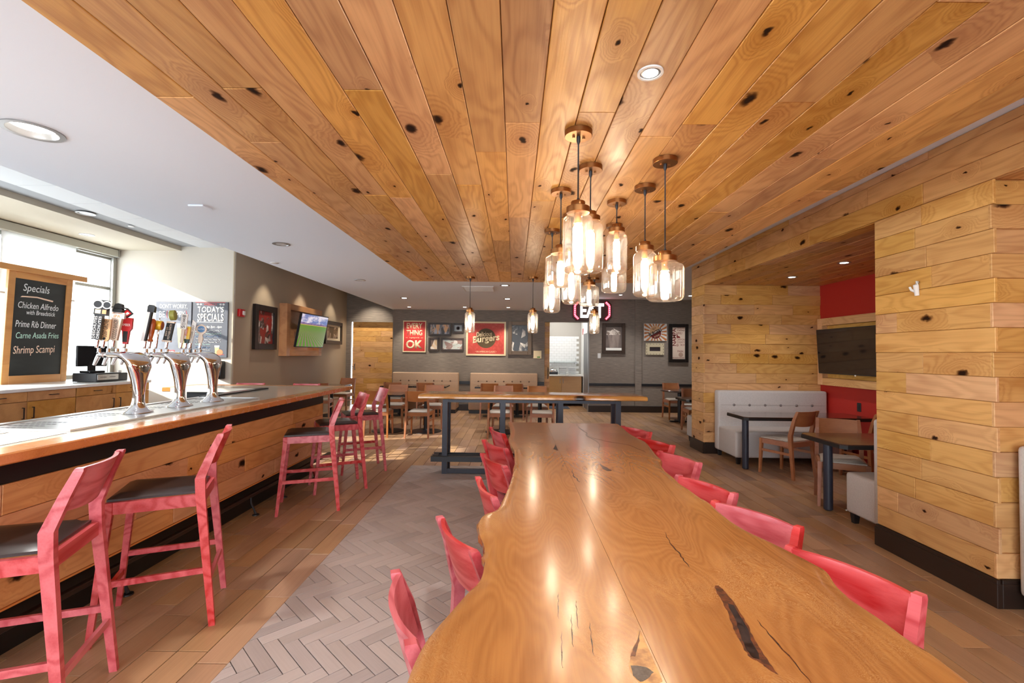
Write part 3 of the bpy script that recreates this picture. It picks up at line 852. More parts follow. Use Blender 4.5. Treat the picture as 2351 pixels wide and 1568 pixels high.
def pedestal_table(label, x, y, sx, sy, z=0.725, group=None, base=0.30):
    t = thing('pedestal_table', label, 'table', (x, y, 0), 0, group)
    obj('tabletop', MB().box(-sx / 2, sx / 2, -sy / 2, sy / 2, z - 0.012, z, 0.003), TTOP, t)
    obj('edge', MB().box(-sx / 2 - 0.003, sx / 2 + 0.003, -sy / 2 - 0.003, sy / 2 + 0.003, z - 0.036, z - 0.011, 0.003), BLK2, t)
    obj('column', MB().lathe([(0.038, 0.03), (0.038, z - 0.036)], 14), BLACK, t, smooth=40)
    obj('base', MB().lathe([(base, 0.0), (base, 0.012), (base * 0.8, 0.024), (0.06, 0.035), (0.045, 0.05)], 28), BLACK, t, smooth=30)
    return t


pedestal_table('square dark table on a round black base, leftmost in the front row beyond the stools', -2.42, 9.03, 0.70, 0.74, group='dark pedestal tables')
pedestal_table('square dark table on a round base, second from left in the front row', -1.69, 9.03, 0.70, 0.74, group='dark pedestal tables')
pedestal_table('square dark table on a round base behind the middle of the high table', -0.24, 9.03, 0.70, 0.74, group='dark pedestal tables')
pedestal_table('square dark table on a round base in front of the kitchen opening', 0.50, 9.03, 0.70, 0.74, group='dark pedestal tables')
pedestal_table('dark table before the left half of the left taupe banquette', -2.76, 11.32, 0.76, 0.70, base=0.2, group='dark pedestal tables')
pedestal_table('dark table before the right half of the left taupe banquette', -1.98, 11.32, 0.76, 0.70, base=0.2, group='dark pedestal tables')
pedestal_table('dark table before the left half of the right taupe banquette', -0.55, 11.32, 0.74, 0.70, base=0.2, group='dark pedestal tables')
pedestal_table('dark table before the right half of the right taupe banquette', 0.08, 11.32, 0.50, 0.70, base=0.2, group='dark pedestal tables')
pedestal_table('dark table beside the taupe wall beyond the bar', -4.34, 11.15, 0.7, 0.7, group='dark pedestal tables')
rt = thing('round_table', 'small round black table at the back right beside the oak pillar', 'table', (3.76, 10.68, 0))
obj('tabletop', MB().lathe([(0, 0.69), (0.41, 0.69), (0.42, 0.70), (0.42, 0.715), (0.41, 0.725), (0, 0.725)], 36), TTOP, rt, smooth=30)
obj('column', MB().lathe([(0.045, 0.03), (0.045, 0.69)], 14), BLACK, rt, smooth=40)
obj('base', MB().box(-0.22, 0.22, -0.04, 0.04, 0, 0.03, 0.005).box(-0.04, 0.04, -0.22, 0.22, 0, 0.03, 0.005), BLACK, rt)


def leg_table(label, x0, x1, y0, y1, legs, z=0.725):
    t = thing('alcove_table', label, 'table', ((x0 + x1) / 2, (y0 + y1) / 2, 0), 0, 'long black alcove tables')
    a, b = (x1 - x0) / 2, (y1 - y0) / 2
    c = 0.045
    out = [(-a, -b + c), (-a + c, -b), (a, -b), (a, b), (-a + c, b), (-a, b - c)]
    obj('tabletop', MB().prism(out, z - 0.010, z), TTOP, t)
    e = 1.004
    obj('edge', MB().prism([(x * e, y * e) for x, y in out], z - 0.044, z - 0.0102), BLK2, t)
    for lx, ly in legs:
        obj('leg', MB().lathe([(0.030, 0), (0.041, 0.012), (0.041, z - 0.045)], 18, (lx - (x0 + x1) / 2, ly - (y0 + y1) / 2, 0)), NAVY, t, smooth=40)
    return t


leg_table('long black alcove table with dark legs before the tufted grey booth', 2.96, 4.6, 6.02, 6.58, [(3.10, 6.31), (4.4, 6.31)])
leg_table('black alcove table nearest the oak column, before the grey bench end', 2.93, 4.6, 4.20, 4.85, [(3.10, 4.66), (4.4, 4.6)])
leg_table('dark table partly hidden behind the oak pillar', 3.06, 4.5, 8.32, 8.95, [(3.3, 8.62), (4.3, 8.62)])


# ------------------------------------------------------------------ banquettes
def banquette(label, w, H, depth, m, loc, rz, buttons, plinth, group, bback=0.16):
    """local: back plane y=0, seat towards -y"""
    t = thing('banquette', label, 'bench', loc, rz, group)
    zb = 0.09
    obj('seat', MB().box(-w / 2 + 0.006, w / 2 - 0.006, -depth, -bback + 0.02, zb + 0.001, 0.455, 0.03), m, t, smooth=45)

    bb = MB()
    NU, NV = max(12, buttons * 4), 10

    def front(u, v):
        x = -w / 2 + 0.03 + (w - 0.06) * u; z = zb + 0.32 + (H - zb - 0.32 - 0.03) * v
        y = -bback
        return (x, y, z)
    obj('backrest', MB().box(-w / 2, w / 2, -bback, -0.004, zb, H, 0.03), m, t, smooth=45)
    # tufted seam line and buttons, the dimple shade put into the button colour
    zz = H - 0.215
    for k in range(buttons):
        x = -w / 2 + w * (k + 0.5 + 0.5) / (buttons + 1)
        bu = obj('button', MB().lathe([(0.020, 0.0), (0.017, 0.005), (0, 0.008)], 10), mat('taupe button dimple shade', S(104, 82, 66), 0.7) if plinth else mat('grey button dimple shade', S(130, 122, 120), 0.7), t, (x, -bback, zz), (R(90), 0, 0), smooth=60)
    obj('seam', MB().box(-w / 2 + 0.04, w / 2 - 0.04, -bback - 0.0015, -bback + 0.001, zz - 0.002, zz + 0.002), mat('seam shadow thread', S(150, 140, 132), 0.8), t)
    if plinth:
        obj('plinth', MB().box(-w / 2 + 0.02, w / 2 - 0.02, -depth + 0.03, -0.02, 0, zb), BLACK, t)
    else:
        for x in (-w / 2 + 0.06, w / 2 - 0.06):
            for y in (-depth + 0.05, -0.06):
                obj('leg', MB().sweep([(x, y, 0), (x, y, zb)], [(0.04, 0.04), (0.055, 0.055)]), BLACK, t)
        obj('piping', MB().tube([(-w / 2 + 0.004, -depth + 0.01, zb + 0.012), (w / 2 - 0.004, -depth + 0.01, zb + 0.012)], 0.006, 6), m, t)
    return t


banquette('taupe tufted banquette on the back wall, left one, below the red sign', 1.73, 1.0, 0.62, TAUPEUP, (-2.31, YB - 0.035, 0), 0, 7, True, 'taupe banquettes on the back wall')
banquette('taupe tufted banquette on the back wall, right one, below the burger sign', 1.76, 1.0, 0.62, TAUPEUP, (-0.27, YB - 0.035, 0), 0, 7, True, 'taupe banquettes on the back wall')
banquette('light grey tufted booth against the oak end wall of the alcove', 1.64, 0.985, 0.70, GREYUP, (3.90, 7.25, 0), 0, 6, False, 'light grey booths')
banquette('light grey bench end beside the oak column, in front of the black table', 1.66, 0.985, 0.50, GREYUP, (3.88, 3.86, 0), PI, 6, False, 'light grey booths')
banquette('light grey booth back cut by the right edge of the picture', 1.66, 0.985, 0.62, GREYUP, (3.85, 2.855, 0), 0, 6, False, 'light grey booths')
banquette('light grey bench end showing behind the far oak pillar', 1.5, 0.985, 0.56, GREYUP, (3.82, 7.83, 0), PI, 6, False, 'light grey booths')

# ------------------------------------------------------------------ slab table
def slab_mat():
    m, nt, b = new_mat('live edge slab'); t = NT(nt)
    tc = t.add('ShaderNodeTexCoord').outputs['Object']
    rnd = t.add('ShaderNodeObjectInfo').outputs['Random']
    off = t.add('ShaderNodeCombineXYZ'); t.put(off.inputs[0], t.math('MULTIPLY', rnd, 31.0)); t.put(off.inputs[1], t.math('MULTIPLY', rnd, 17.0))
    p = t.vadd(tc, off.outputs[0])
    base = t.noise(t.vmul(p, (3.2, 0.75, 3.2)), 1.0, 2.0, 0.5, 0.6)
    vo = t.add('ShaderNodeTexVoronoi', feature='F1'); vo.voronoi_dimensions = '2D'; t.put(vo.inputs['Vector'], t.vmul(p, (2.1, 1.0, 0))); vo.inputs['Scale'].default_value = 1.0
    sp = t.add('ShaderNodeSeparateColor'); t.put(sp.inputs[0], vo.outputs['Color']); sel = t.ramp(sp.outputs[0], 0.5, 0.55)
    halo = t.math('MULTIPLY', t.ramp(vo.outputs['Distance'], 0.45, 0.0), sel)
    base = t.math('MULTIPLY_ADD', halo, 0.28, base)
    ring = t.math('MULTIPLY_ADD', t.math('SINE', t.math('MULTIPLY', base, 190.0)), 0.5, 0.5)
    big = t.math('MULTIPLY_ADD', t.math('SINE', t.math('MULTIPLY', base, 60.0)), 0.5, 0.5)
    fine = t.noise(t.vmul(p, (160, 4, 160)), 1.0, 3.0, 0.6)
    f = t.math('MULTIPLY_ADD', ring, 0.22, t.math('MULTIPLY', big, 0.14))
    f = t.math('MULTIPLY_ADD', t.ramp(fine, 0.35, 0.75), 0.16, f)
    f = t.math('MULTIPLY_ADD', t.ramp(t.noise(t.vmul(p, (2.0, 0.9, 2.0)), 1.0, 3.0), 0.4, 0.75), 0.4, f, True)
    col = t.mix(f, S(181, 124, 66), S(133, 80, 39))
    # pale ray flecks
    fl = t.add('ShaderNodeTexVoronoi', feature='F1'); fl.voronoi_dimensions = '2D'
    wv = t.noise(p, 3.0, 2.0)
    rv = t.add('ShaderNodeVectorRotate', rotation_type='Z_AXIS'); t.put(rv.inputs['Vector'], p); t.put(rv.inputs['Angle'], t.math('MULTIPLY', wv, 2.4))
    t.put(fl.inputs['Vector'], t.vmul(rv.outputs[0], (62, 240, 0))); fl.inputs['Scale'].default_value = 1.0
    fs = t.add('ShaderNodeSeparateColor'); t.put(fs.inputs[0], fl.outputs['Color'])
    zone = t.ramp(t.noise(t.vmul(p, (3.0, 1.4, 1)), 1.0, 2.0), 0.48, 0.62)
    fm = t.math('MULTIPLY', t.math('MULTIPLY', t.ramp(fl.outputs['Distance'], 0.42, 0.3), t.ramp(fs.outputs[0], 0.45, 0.5)), zone)
    col = t.mix(t.math('MULTIPLY', fm, 0.55), col, S(222, 178, 122))
    col = t.mix(t.math('MULTIPLY', halo, 0.18), col, S(146, 84, 40))
    t.put(b.inputs['Base Color'], col)
    b.inputs['Roughness'].default_value = 0.26; b.inputs['Coat Weight'].default_value = 0.5; b.inputs['Coat Roughness'].default_value = 0.15
    bp = t.add('ShaderNodeBump'); bp.inputs['Strength'].default_value = 0.03; bp.inputs['Distance'].default_value = 0.003; t.put(bp.inputs['Height'], t.noise(t.vmul(p, (6, 3, 6)), 1.0, 2.0)); t.put(b.inputs['Normal'], bp.outputs[0])
    return m


SLABM = slab_mat()
SAP = noisy('sapwood live edge', S(214, 168, 110), S(190, 134, 80), (3, 3, 20), 0.35, 0.65, 0.35)
ZT = 0.85
Lp = [(-0.062, 4.494), (-0.027, 3.989), (-0.04, 3.583), (-0.002, 3.196), (0.004, 2.849), (-0.014, 2.488), (-0.044, 2.187), (-0.069, 2.001), (-0.121, 1.926), (-0.137, 1.838), (-0.127, 1.723), (-0.104, 1.618), (-0.095, 1.528), (-0.093, 1.46), (-0.099, 1.373), (-0.127, 1.302), (-0.16, 1.207), (-0.186, 1.131), (-0.205, 1.058), (-0.213, 0.948), (-0.20, 0.78), (-0.17, 0.6), (-0.15, 0.42)]
Rp = [(1.0, 4.47), (0.986, 4.152), (0.977, 3.946), (0.987, 3.761), (1.005, 3.565), (0.98, 3.357), (0.949, 3.122), (0.936, 2.97), (0.9, 2.882), (0.872, 2.698), (0.868, 2.545), (0.86, 2.425), (0.868, 2.339), (0.871, 2.2), (0.882, 2.12), (0.873, 1.92), (0.885, 1.791), (0.92, 1.678), (0.939, 1.607), (0.962, 1.514), (0.968, 1.456), (0.935, 1.359), (0.927, 1.275), (0.932, 1.194), (0.931, 1.116), (0.939, 1.059), (0.936, 1.003), (0.932, 0.9), (0.92, 0.7), (0.90, 0.42)]


def crspl(pts, n=4):
    out = []
    for i in range(len(pts) - 1):
        p0, p1, p2, p3 = [Vector((*pts[max(0, min(len(pts) - 1, i + k))], 0)) for k in (-1, 0, 1, 2)]
        for q in range(n):
            t = q / n
            v = 0.5 * ((2 * p1) + (p2 - p0) * t + (2 * p0 - 5 * p1 + 4 * p2 - p3) * t * t + (3 * p1 - p0 - 3 * p2 + p3) * t ** 3)
            out.append((v.x, v.y))
    out.append(pts[-1])
    return out


def slab_half(edge, seam_x, sgn):
    mb = MB()
    th = 0.062
    # profile from the seam over the top to the rounded live edge and under
    e = crspl(edge, 4); n = len(e)
    offs = [(None, 0.0), (0.055, 0.0), (0.022, -0.001), (0.007, -0.006), (0.0, -0.017), (0.0, -0.036), (0.012, -0.054), (0.03, -th), (None, -th)]
    rows = []
    for i, (x, y) in enumerate(e):
        wob = 0.006 * math.sin(i * 1.7) + 0.005 * math.sin(i * 0.61 + 1)
        row = []
        for k, (o_, z) in enumerate(offs):
            if o_ is None: X = seam_x
            else: X = x - sgn * (o_ + (wob + 0.006 if k in (4, 5, 6, 7) else 0))
            row.append((X, y, ZT + z))
        rows.append(row)
    b0 = len(mb.v)
    for r in rows: mb.v += r
    K = len(offs)
    for i in range(n - 1):
        for k in range(K - 1):
            a = b0 + i * K + k; mb.f.append((a, a + 1, a + K + 1, a + K))
        a = b0 + i * K; mb.f.append((a, a + K, a + K + K - 1, a + K - 1))
    mb.f.append(tuple(b0 + k for k in range(K))); mb.f.append(tuple(b0 + (n - 1) * K + k for k in reversed(range(K))))
    return mb


ST_T = thing('slab_table', 'long live edge wooden slab table filling the foreground, seam along its middle', 'table', (0, 0, 0))
sl = obj('slab', slab_half(Lp, 0.3085, -1), SLABM, ST_T, smooth=35)
sr = obj('slab', slab_half(Rp, 0.3095, 1), SLABM, ST_T, smooth=35)
DK = noisy('dark bark void', S(46, 34, 30), S(96, 52, 26), (40, 40, 40), 0.4, 0.6, 0.25)
DK2 = noisy('resin filled void', S(30, 24, 24), S(60, 50, 48), (30, 30, 30), 0.35, 0.65, 0.12)
BK = noisy('torn bark', S(112, 58, 26), S(60, 30, 16), (60, 60, 60), 0.35, 0.65, 0.4)
TORN = noisy('burl patch', S(206, 156, 92), S(150, 98, 52), (26, 26, 26), 0.35, 0.65, 0.35)


def flat(name, pts, m, par, z=0.0006, sub=1, jit=0.0):
    rr = random.Random(len(pts) + int(1000 * pts[0][1]))
    q = []
    for i in range(len(pts)):
        a, b_ = pts[i], pts[(i + 1) % len(pts)]
        for k in range(sub):
            t = k / sub; q.append((a[0] + (b_[0] - a[0]) * t + rr.uniform(-jit, jit), a[1] + (b_[1] - a[1]) * t + rr.uniform(-jit, jit)))
    return obj(name, MB().prism(q, ZT - 0.004, ZT + z), m, par)


def crack(pts, wd, par, m=DK):
    q = crspl(pts, 4); rr = random.Random(3); L_, R_ = [], []
    for i, (x, y) in enumerate(q):
        t = i / (len(q) - 1); ww = wd * (0.25 + math.sin(PI * t)) * rr.uniform(0.5, 1.2)
        jx = rr.uniform(-wd, wd) * 0.7
        L_.append((x - ww / 2 + jx, y)); R_.append((x + ww / 2 + jx, y))
    return obj('crack', MB().prism(L_ + R_[::-1], ZT - 0.004, ZT + 0.0006), m, par)


FIS = [(0.572, 1.346), (0.563, 1.306), (0.558, 1.263), (0.551, 1.218), (0.538, 1.172), (0.528, 1.129), (0.524, 1.098), (0.518, 1.064), (0.515, 1.032), (0.528, 1.019), (0.536, 0.99), (0.546, 0.981), (0.551, 1.029), (0.556, 1.083), (0.568, 1.139), (0.580, 1.2), (0.588, 1.264), (0.590, 1.312), (0.585, 1.349)]
flat('bark_void', FIS, BK, sr, 0.0005, 4, 0.002)
flat('resin_fill', [(0.567, 1.253), (0.559, 1.219), (0.553, 1.177), (0.54, 1.134), (0.529, 1.098), (0.521, 1.057), (0.52, 1.032), (0.534, 1.026), (0.544, 1.057), (0.549, 1.094), (0.564, 1.139), (0.572, 1.191), (0.579, 1.243)], DK2, sr, 0.0010, 3, 0.0012)
KL = [(0.304, 1.133), (0.28, 1.077), (0.265, 1.055), (0.247, 1.0), (0.248, 0.969), (0.254, 0.951), (0.275, 0.943), (0.302, 0.955), (0.304, 0.994), (0.303, 1.004), (0.304, 1.023), (0.305, 1.116)]
flat('burl_patch', KL, TORN, sl, 0.0005, 3, 0.0015)
flat('bark_void', [(0.303, 1.125), (0.283, 1.078), (0.268, 1.055), (0.258, 1.03), (0.268, 1.03), (0.275, 1.05), (0.292, 1.085)], BK, sl, 0.0009, 3, 0.0015)
flat('bark_void', [(0.250, 0.998), (0.248, 0.969), (0.256, 0.951), (0.276, 0.962), (0.292, 0.98), (0.284, 0.992), (0.268, 1.0)], noisy('grey bark', S(92, 78, 70), S(60, 46, 38), (60, 60, 60), 0.35, 0.65, 0.4), sl, 0.0009, 3, 0.002)
flat('knot_hole', [(0.303, 3.42), (0.286, 3.30), (0.272, 3.244), (0.288, 3.225), (0.292, 3.195), (0.304, 3.20)], DK2, sl, 0.0008, 3, 0.002)
crack([(0.561, 1.744), (0.548, 1.646), (0.549, 1.571), (0.547, 1.509), (0.543, 1.462)], 0.004, sr)
crack([(0.606, 1.178), (0.604, 1.119), (0.603, 1.04), (0.600, 0.95)], 0.003, sr)
crack([(0.596, 4.46), (0.585, 4.209), (0.605, 3.936), (0.593, 3.771), (0.624, 3.483), (0.571, 3.121)], 0.010, sr)
crack([(0.593, 3.771), (0.702, 3.556), (0.827, 3.429), (0.895, 3.166)], 0.010, sr)
crack([(0.335, 2.69), (0.325, 2.539), (0.331, 2.488), (0.341, 2.406)], 0.006, sr)
flat('knot_hole', [(0.517, 2.826), (0.528, 2.76), (0.550, 2.69), (0.555, 2.655), (0.528, 2.645), (0.512, 2.70)], DK, sr, 0.0008, 4, 0.004)
for x, y in ((0.127, 1.3), (0.149, 1.19), (0.118, 1.12), (0.17, 1.26), (0.19, 1.16)):
    crack([(x, y), (x - 0.006, y - 0.06), (x - 0.012, y - 0.13)], 0.0022, sl)
for y in (0.72, 2.80):
    obj('leg', MB().box(0.25, 0.37, y - 0.06, y + 0.06, 0.012, 0.76, 0.004), BLACK, ST_T)
    obj('foot_plate', MB().box(0.235, 0.385, y - 0.075, y + 0.075, 0, 0.012), BLACK, ST_T)
    obj('cross_bar', MB().box(0.0, 0.62, y - 0.03, y + 0.03, 0.76, 0.787), BLACK, ST_T)
obj('long_rail', MB().box(0.27, 0.35, 0.79, 2.69, 0.70, 0.76), BLACK, ST_T)

# ------------------------------------------------------------------ high table
HT = thing('high_table', 'high live edge table on a blue black steel frame with foot rails', 'table', (0.22, 5.95, 0))
HTOP = wood('high table slab', S(214, 158, 92), S(176, 112, 54), S(80, 44, 20), rough=0.18, vary=0.06, coat=0.6, kscale=(1.2, 3.0))
rr = random.Random(5)
front = [(-1.38 + 2.78 * i / 40, -0.275 + rr.uniform(-0.006, 0.006) + 0.012 * math.sin(i * 0.5)) for i in range(41)]
back = [(1.36 - 2.70 * i / 20, 0.28 + 0.01 * math.sin(i)) for i in range(21)]
tb = MB(); o2 = front + back
n0 = len(o2)
lay = [(0.0, 0.952), (0.006, 0.945), (0.0, 0.97), (0.008, 0.992), (0.014, 0.998)]
lay = [(0.012, 0.945), (0.0, 0.955), (0.0, 0.982), (0.010, 0.997), (0.018, 1.0)]
for ins, z in lay:
    tb.v += [(x * (1 - ins * 0.5), y * (1 - ins * 3.5), z) for x, y in o2]
for k in range(len(lay) - 1):
    for i in range(n0): tb.f.append((k * n0 + i, k * n0 + (i + 1) % n0, (k + 1) * n0 + (i + 1) % n0, (k + 1) * n0 + i))
tb.f.append(tuple(reversed(range(n0)))); tb.f.append(tuple((len(lay) - 1) * n0 + i for i in range(n0)))
ht = obj('tabletop', tb, HTOP, HT, smooth=40)
for x in (-1.08, -0.36, 0.365, 1.085):
    for y in (-0.05, 0.20):
        obj('leg', MB().box(x - 0.032, x + 0.032, y - 0.03, y + 0.03, 0, 0.944), NAVY, HT)
for y in (-0.05, 0.20): obj('top_rail', MB().box(-1.048, 1.053, y - 0.024, y + 0.024, 0.89, 0.943), NAVY, HT)
for y in (-0.115, -0.015, 0.115): obj('foot_rail', MB().box(-1.24, 1.24, y - 0.032 if y < -0.1 else y - 0.014, y + 0.032 if y < -0.1 else y + 0.014, 0.165, 0.225), BLACK, HT)
for x in (-1.2, 1.2): obj('foot_rail_end', MB().box(x - 0.03, x + 0.03, -0.082, 0.1, 0.168, 0.222), BLACK, HT)
obj('base_rail', MB().box(-1.048, 1.053, -0.07, -0.03, 0.005, 0.06), NAVY, HT)


# ------------------------------------------------------------------ bar
BAR = thing('bar_counter', 'long wood fronted bar with cream laminate top and orange wood edge', 'bar', (0, 0, 0))
ZB = 1.07
XF, YE, Y0 = -2.40, 5.90, 1.0
obj('carcass', MB().box(-2.78, -2.416, Y0, YE - 0.01, 0.29, 1.02).box(-2.72, -2.50, Y0, YE - 0.05, 0.0, 0.29).box(-3.75, -2.78, 5.60, YE - 0.016, 0.02, 1.02), BLK2, BAR)
courses(BAR, BARWOOD, (-2.416, Y0, 0.275), (0, 1, 0), (0, 0, 1), YE - Y0, 0.585, 0.14625, (0.9, 1.9), name='front_plank')
courses(BAR, BARWOOD, (-2.40, YE - 0.016, 0.275), (-1, 0, 0), (0, 0, 1), 1.3, 0.585, 0.14625, (0.7, 1.3), name='end_plank')
obj('upper_band', MB().box(-2.416, -2.401, Y0, YE, 0.864, 1.022), BLK2, BAR)
obj('lit_line', MB().box(-2.52, -2.402, Y0, YE - 0.02, 0.262, 0.272), mat('painted lit line', S(230, 150, 80), 0.5), BAR)  # bright orange colour paints the lit line under the planks, no lamp
# top: laminate inside, oak nosing outside, L shaped
obj('laminate_top', MB().box(-2.945, -2.235, Y0, 5.44, 1.022, ZB - 0.001).box(-4.0, -2.235, 5.44, 5.90, 1.022, ZB - 0.001), LAM, BAR)
obj('nosing', MB().box(-2.235, -2.083, Y0, 6.05, 1.022, ZB, 0.006), NOSE, BAR, (0, 0, 0))
obj('nosing', MB().box(-4.0, -2.236, 5.90, 6.05, 1.022, ZB, 0.006), NOSE, BAR)
obj('nosing', MB().box(-4.10, -4.0, 5.44, 6.05, 1.022, ZB, 0.006), NOSE, BAR)
obj('inner_lip', MB().box(-2.995, -2.945, Y0, 5.39, 1.03, 1.066), STEEL, BAR)
obj('inner_panel', MB().box(-3.9, -2.80, 5.575, 5.598, 0.05, 1.02), BLACK, BAR)
obj('outlet', MB().box(-3.66, -3.54, 5.566, 5.575, 0.92, 1.0, 0.002), TRIMWHITE, BAR)
obj('outlet', MB().box(-3.36, -3.24, 5.566, 5.575, 0.92, 1.0, 0.002), TRIMWHITE, BAR)
fr_ = obj('foot_rail', MB().box(-2.425, -2.385, Y0, YE + 0.25, 0.165, 0.195, 0.004), BASEB, BAR)
for y in (1.3, 2.1, 2.9, 3.62, 4.32, 4.85, 5.6):
    obj('rail_bracket', MB().tube([(-2.405, y, 0.165), (-2.40, y, 0.11), (-2.37, y, 0.05), (-2.355, y, 0.012)], [0.012, 0.009, 0.009, 0.012], 8).lathe([(0.032, 0), (0.030, 0.008), (0.012, 0.012)], 12, (-2.355, y, 0.001)), BLACK, BAR, smooth=40)
dt = thing('drip_tray', 'long stainless drip tray let into the bar top under the beer towers', 'tray', (-2.585, 3.36, ZB))
obj('pan', MB().box(-0.255, 0.255, -0.9, 0.9, 0.0, 0.006), STEEL, dt)
obj('rim', MB().box(-0.265, -0.25, -0.91, 0.91, 0, 0.012).box(0.25, 0.265, -0.91, 0.91, 0, 0.012).box(-0.25, 0.25, -0.91, -0.895, 0, 0.012).box(-0.25, 0.25, 0.895, 0.91, 0, 0.012), STEEL, dt)
gb = MB()
for i in range(26):
    for j in range(7):
        y = -0.84 + i * 0.066; x = -0.2 + j * 0.03
        if (i // 2) % 3 == 2: continue
        gb.box(x - 0.010, x + 0.010, y - 0.005, y + 0.005, 0.006, 0.0072)
gg = obj('drain_slots', gb, mat('slot dark', S(70, 70, 72), 0.5), dt); gg['kind'] = 'stuff'

PAPER = mat('white paper', S(240, 240, 238), 0.6)
BLUEINK = mat('blue ink', S(120, 140, 180), 0.6)
for i, (x, y, a, lb) in enumerate(((-2.40, 2.21, 4, 'white paper menu sheet in the sun on the near bar top'), (-2.72, 2.22, -3, 'white menu sheet with blue print at the inner edge of the bar top'))):
    pm = thing('menu_sheet', lb, 'paper', (x, y, ZB + 0.0005), R(a), 'menu sheets on the bar')
    obj('sheet', MB().box(-0.11, 0.11, -0.21, 0.21, 0, 0.0012), PAPER, pm)
    if i: obj('print', MB().box(-0.06, 0.04, -0.12, -0.02, 0.0012, 0.0016).box(-0.05, 0.0, 0.02, 0.1, 0.0012, 0.0016), BLUEINK, pm)
rm = thing('bar_mat', 'black ribbed rubber bar mat with red edge at the left on the inner bar edge', 'mat', (-2.87, 1.84, ZB))
obj('mat', MB().box(-0.06, 0.06, -0.3, 0.3, 0.021, 0.03, 0.002), BLACK, rm)
rb = MB()
for i in range(40): rb.box(-0.05, 0.05, -0.29 + i * 0.0148, -0.283 + i * 0.0148, 0.03, 0.034)
obj('ribs', rb, BLACK, rm)['kind'] = 'stuff'
obj('red_edge', MB().box(0.06, 0.066, -0.3, 0.0, 0.021, 0.03), INKRED, rm)
rm2 = thing('bar_rail_mat', 'long narrow black rail mat along the inner bar edge by the far corner', 'mat', (-2.88, 4.85, ZB))
obj('mat', MB().box(-0.05, 0.05, -0.5, 0.55, 0.0, 0.012, 0.002), BLACK, rm2)
obj('stripe', MB().box(0.02, 0.03, -0.5, 0.3, 0.012, 0.0135), INKW, rm2)
obj('stripe', MB().box(0.0, 0.012, -0.2, 0.2, 0.012, 0.0135), INKRED, rm2)


# beer towers
def tower(label, y):
    t = thing('beer_tower', label, 'beer tap', (-2.545, y, ZB + 0.0075), 0, 'chrome beer towers')
    # centre line in x,z ; widths across y ; thickness in the plane
    path = []
    for z, wy, th in ((0.0, 0.085, 0.075), (0.006, 0.083, 0.072), (0.02, 0.06, 0.055), (0.045, 0.042, 0.036), (0.08, 0.034, 0.03), (0.13, 0.034, 0.029), (0.18, 0.042, 0.030), (0.23, 0.056, 0.032), (0.27, 0.072, 0.034), (0.305, 0.088, 0.036)):
        path.append((0.0 if z > 0.0 else 0.0, z, wy, th, 0.0))
    for k in range(1, 8):
        a = R(90) * k / 7
        path.append((-0.085 * (1 - math.cos(a)), 0.305 + 0.085 * math.sin(a), 0.088 + 0.030 * k / 7, 0.036 - 0.012 * k / 7, a))
    path.append((-0.125, 0.390, 0.125, 0.023, R(90)))
    SEG = 20
    mb = MB(); n = 0
    for (x, z, wy, th, a) in path:
        nx, nz = math.cos(a), math.sin(a)
        for j in range(SEG):
            q = 2 * PI * j / SEG; c, s_ = math.cos(q), math.sin(q)
            cc = math.copysign(abs(c) ** 0.7, c); ss = math.copysign(abs(s_) ** 0.7, s_)
            mb.v.append((x + nx * cc * th, ss * wy, z + nz * cc * th))
    K = len(path)
    for i in range(K - 1):
        for j in range(SEG):
            a = i * SEG + j; b = i * SEG + (j + 1) % SEG
            mb.f.append((a, b, b + SEG, a + SEG))
    mb.f.append(tuple(reversed(range(SEG)))); mb.f.append(tuple((K - 1) * SEG + j for j in range(SEG)))
    obj('column', mb, CHROME, t, smooth=60)
    return t


T1 = tower('chrome beer tower nearest the camera on the bar', 3.17)
for yy in TAPS if False else (-0.105, -0.035, 0.035, 0.105):
    f = MB().tube([(-0.12, yy, 0.388), (-0.185, yy, 0.388)], [0.016, 0.014], 12)
    f.tube([(-0.15, yy, 0.388), (-0.156, yy, 0.388)], 0.021, 12)
    fo = obj('faucet', f, CHROME, T1, smooth=50)
    obj('spout', MB().tube([(-0.182, yy, 0.392), (-0.198, yy, 0.362), (-0.215, yy, 0.322)], [0.014, 0.012, 0.009], 10), CHROME, fo, smooth=50)
    obj('collar', MB().lathe([(0.010, 0.0), (0.014, 0.006), (0.010, 0.014), (0.011, 0.03), (0.008, 0.036)], 12, (-0.185, yy, 0.398)), CHROME, fo, smooth=50)
dup(T1, (-2.545, 3.565, ZB + 0.0075), 0, 'chrome beer tower in the middle of the three on the bar', 'chrome beer towers')
dup(T1, (-2.545, 3.95, ZB + 0.0075), 0, 'chrome beer tower farthest from the camera on the bar', 'chrome beer towers')


def handle(label, y, parts, tilt=5.0):
    t = thing('tap_handle', label, 'tap handle', (-2.730, y, ZB + 0.0075 + 0.4345), 0, 'beer tap handles')
    t.rotation_euler = (0, R(tilt), R(18))
    obj('ferrule', MB().lathe([(0.007, 0), (0.010, 0.004), (0.009, 0.02), (0.011, 0.05), (0.010, 0.055)], 12), CHROME, t, smooth=50)
    for f in parts: f(t)
    return t


def paddle(pts, d, m, name='body', y=0.0):
    return lambda t: obj(name, MB().xprism(pts, y - d / 2, y + d / 2), m, t)


def rect(x0, x1, z0, z1): return [(x0, z0), (x1, z0), (x1, z1), (x0, z1)]


def words(s_, x, z, w_, h_, m, y, rot=0.0, shear=0.0): return lambda t: text(s_, x, z, w_, h_, m, t, y - 0.0005, 0.0008, rot, shear)


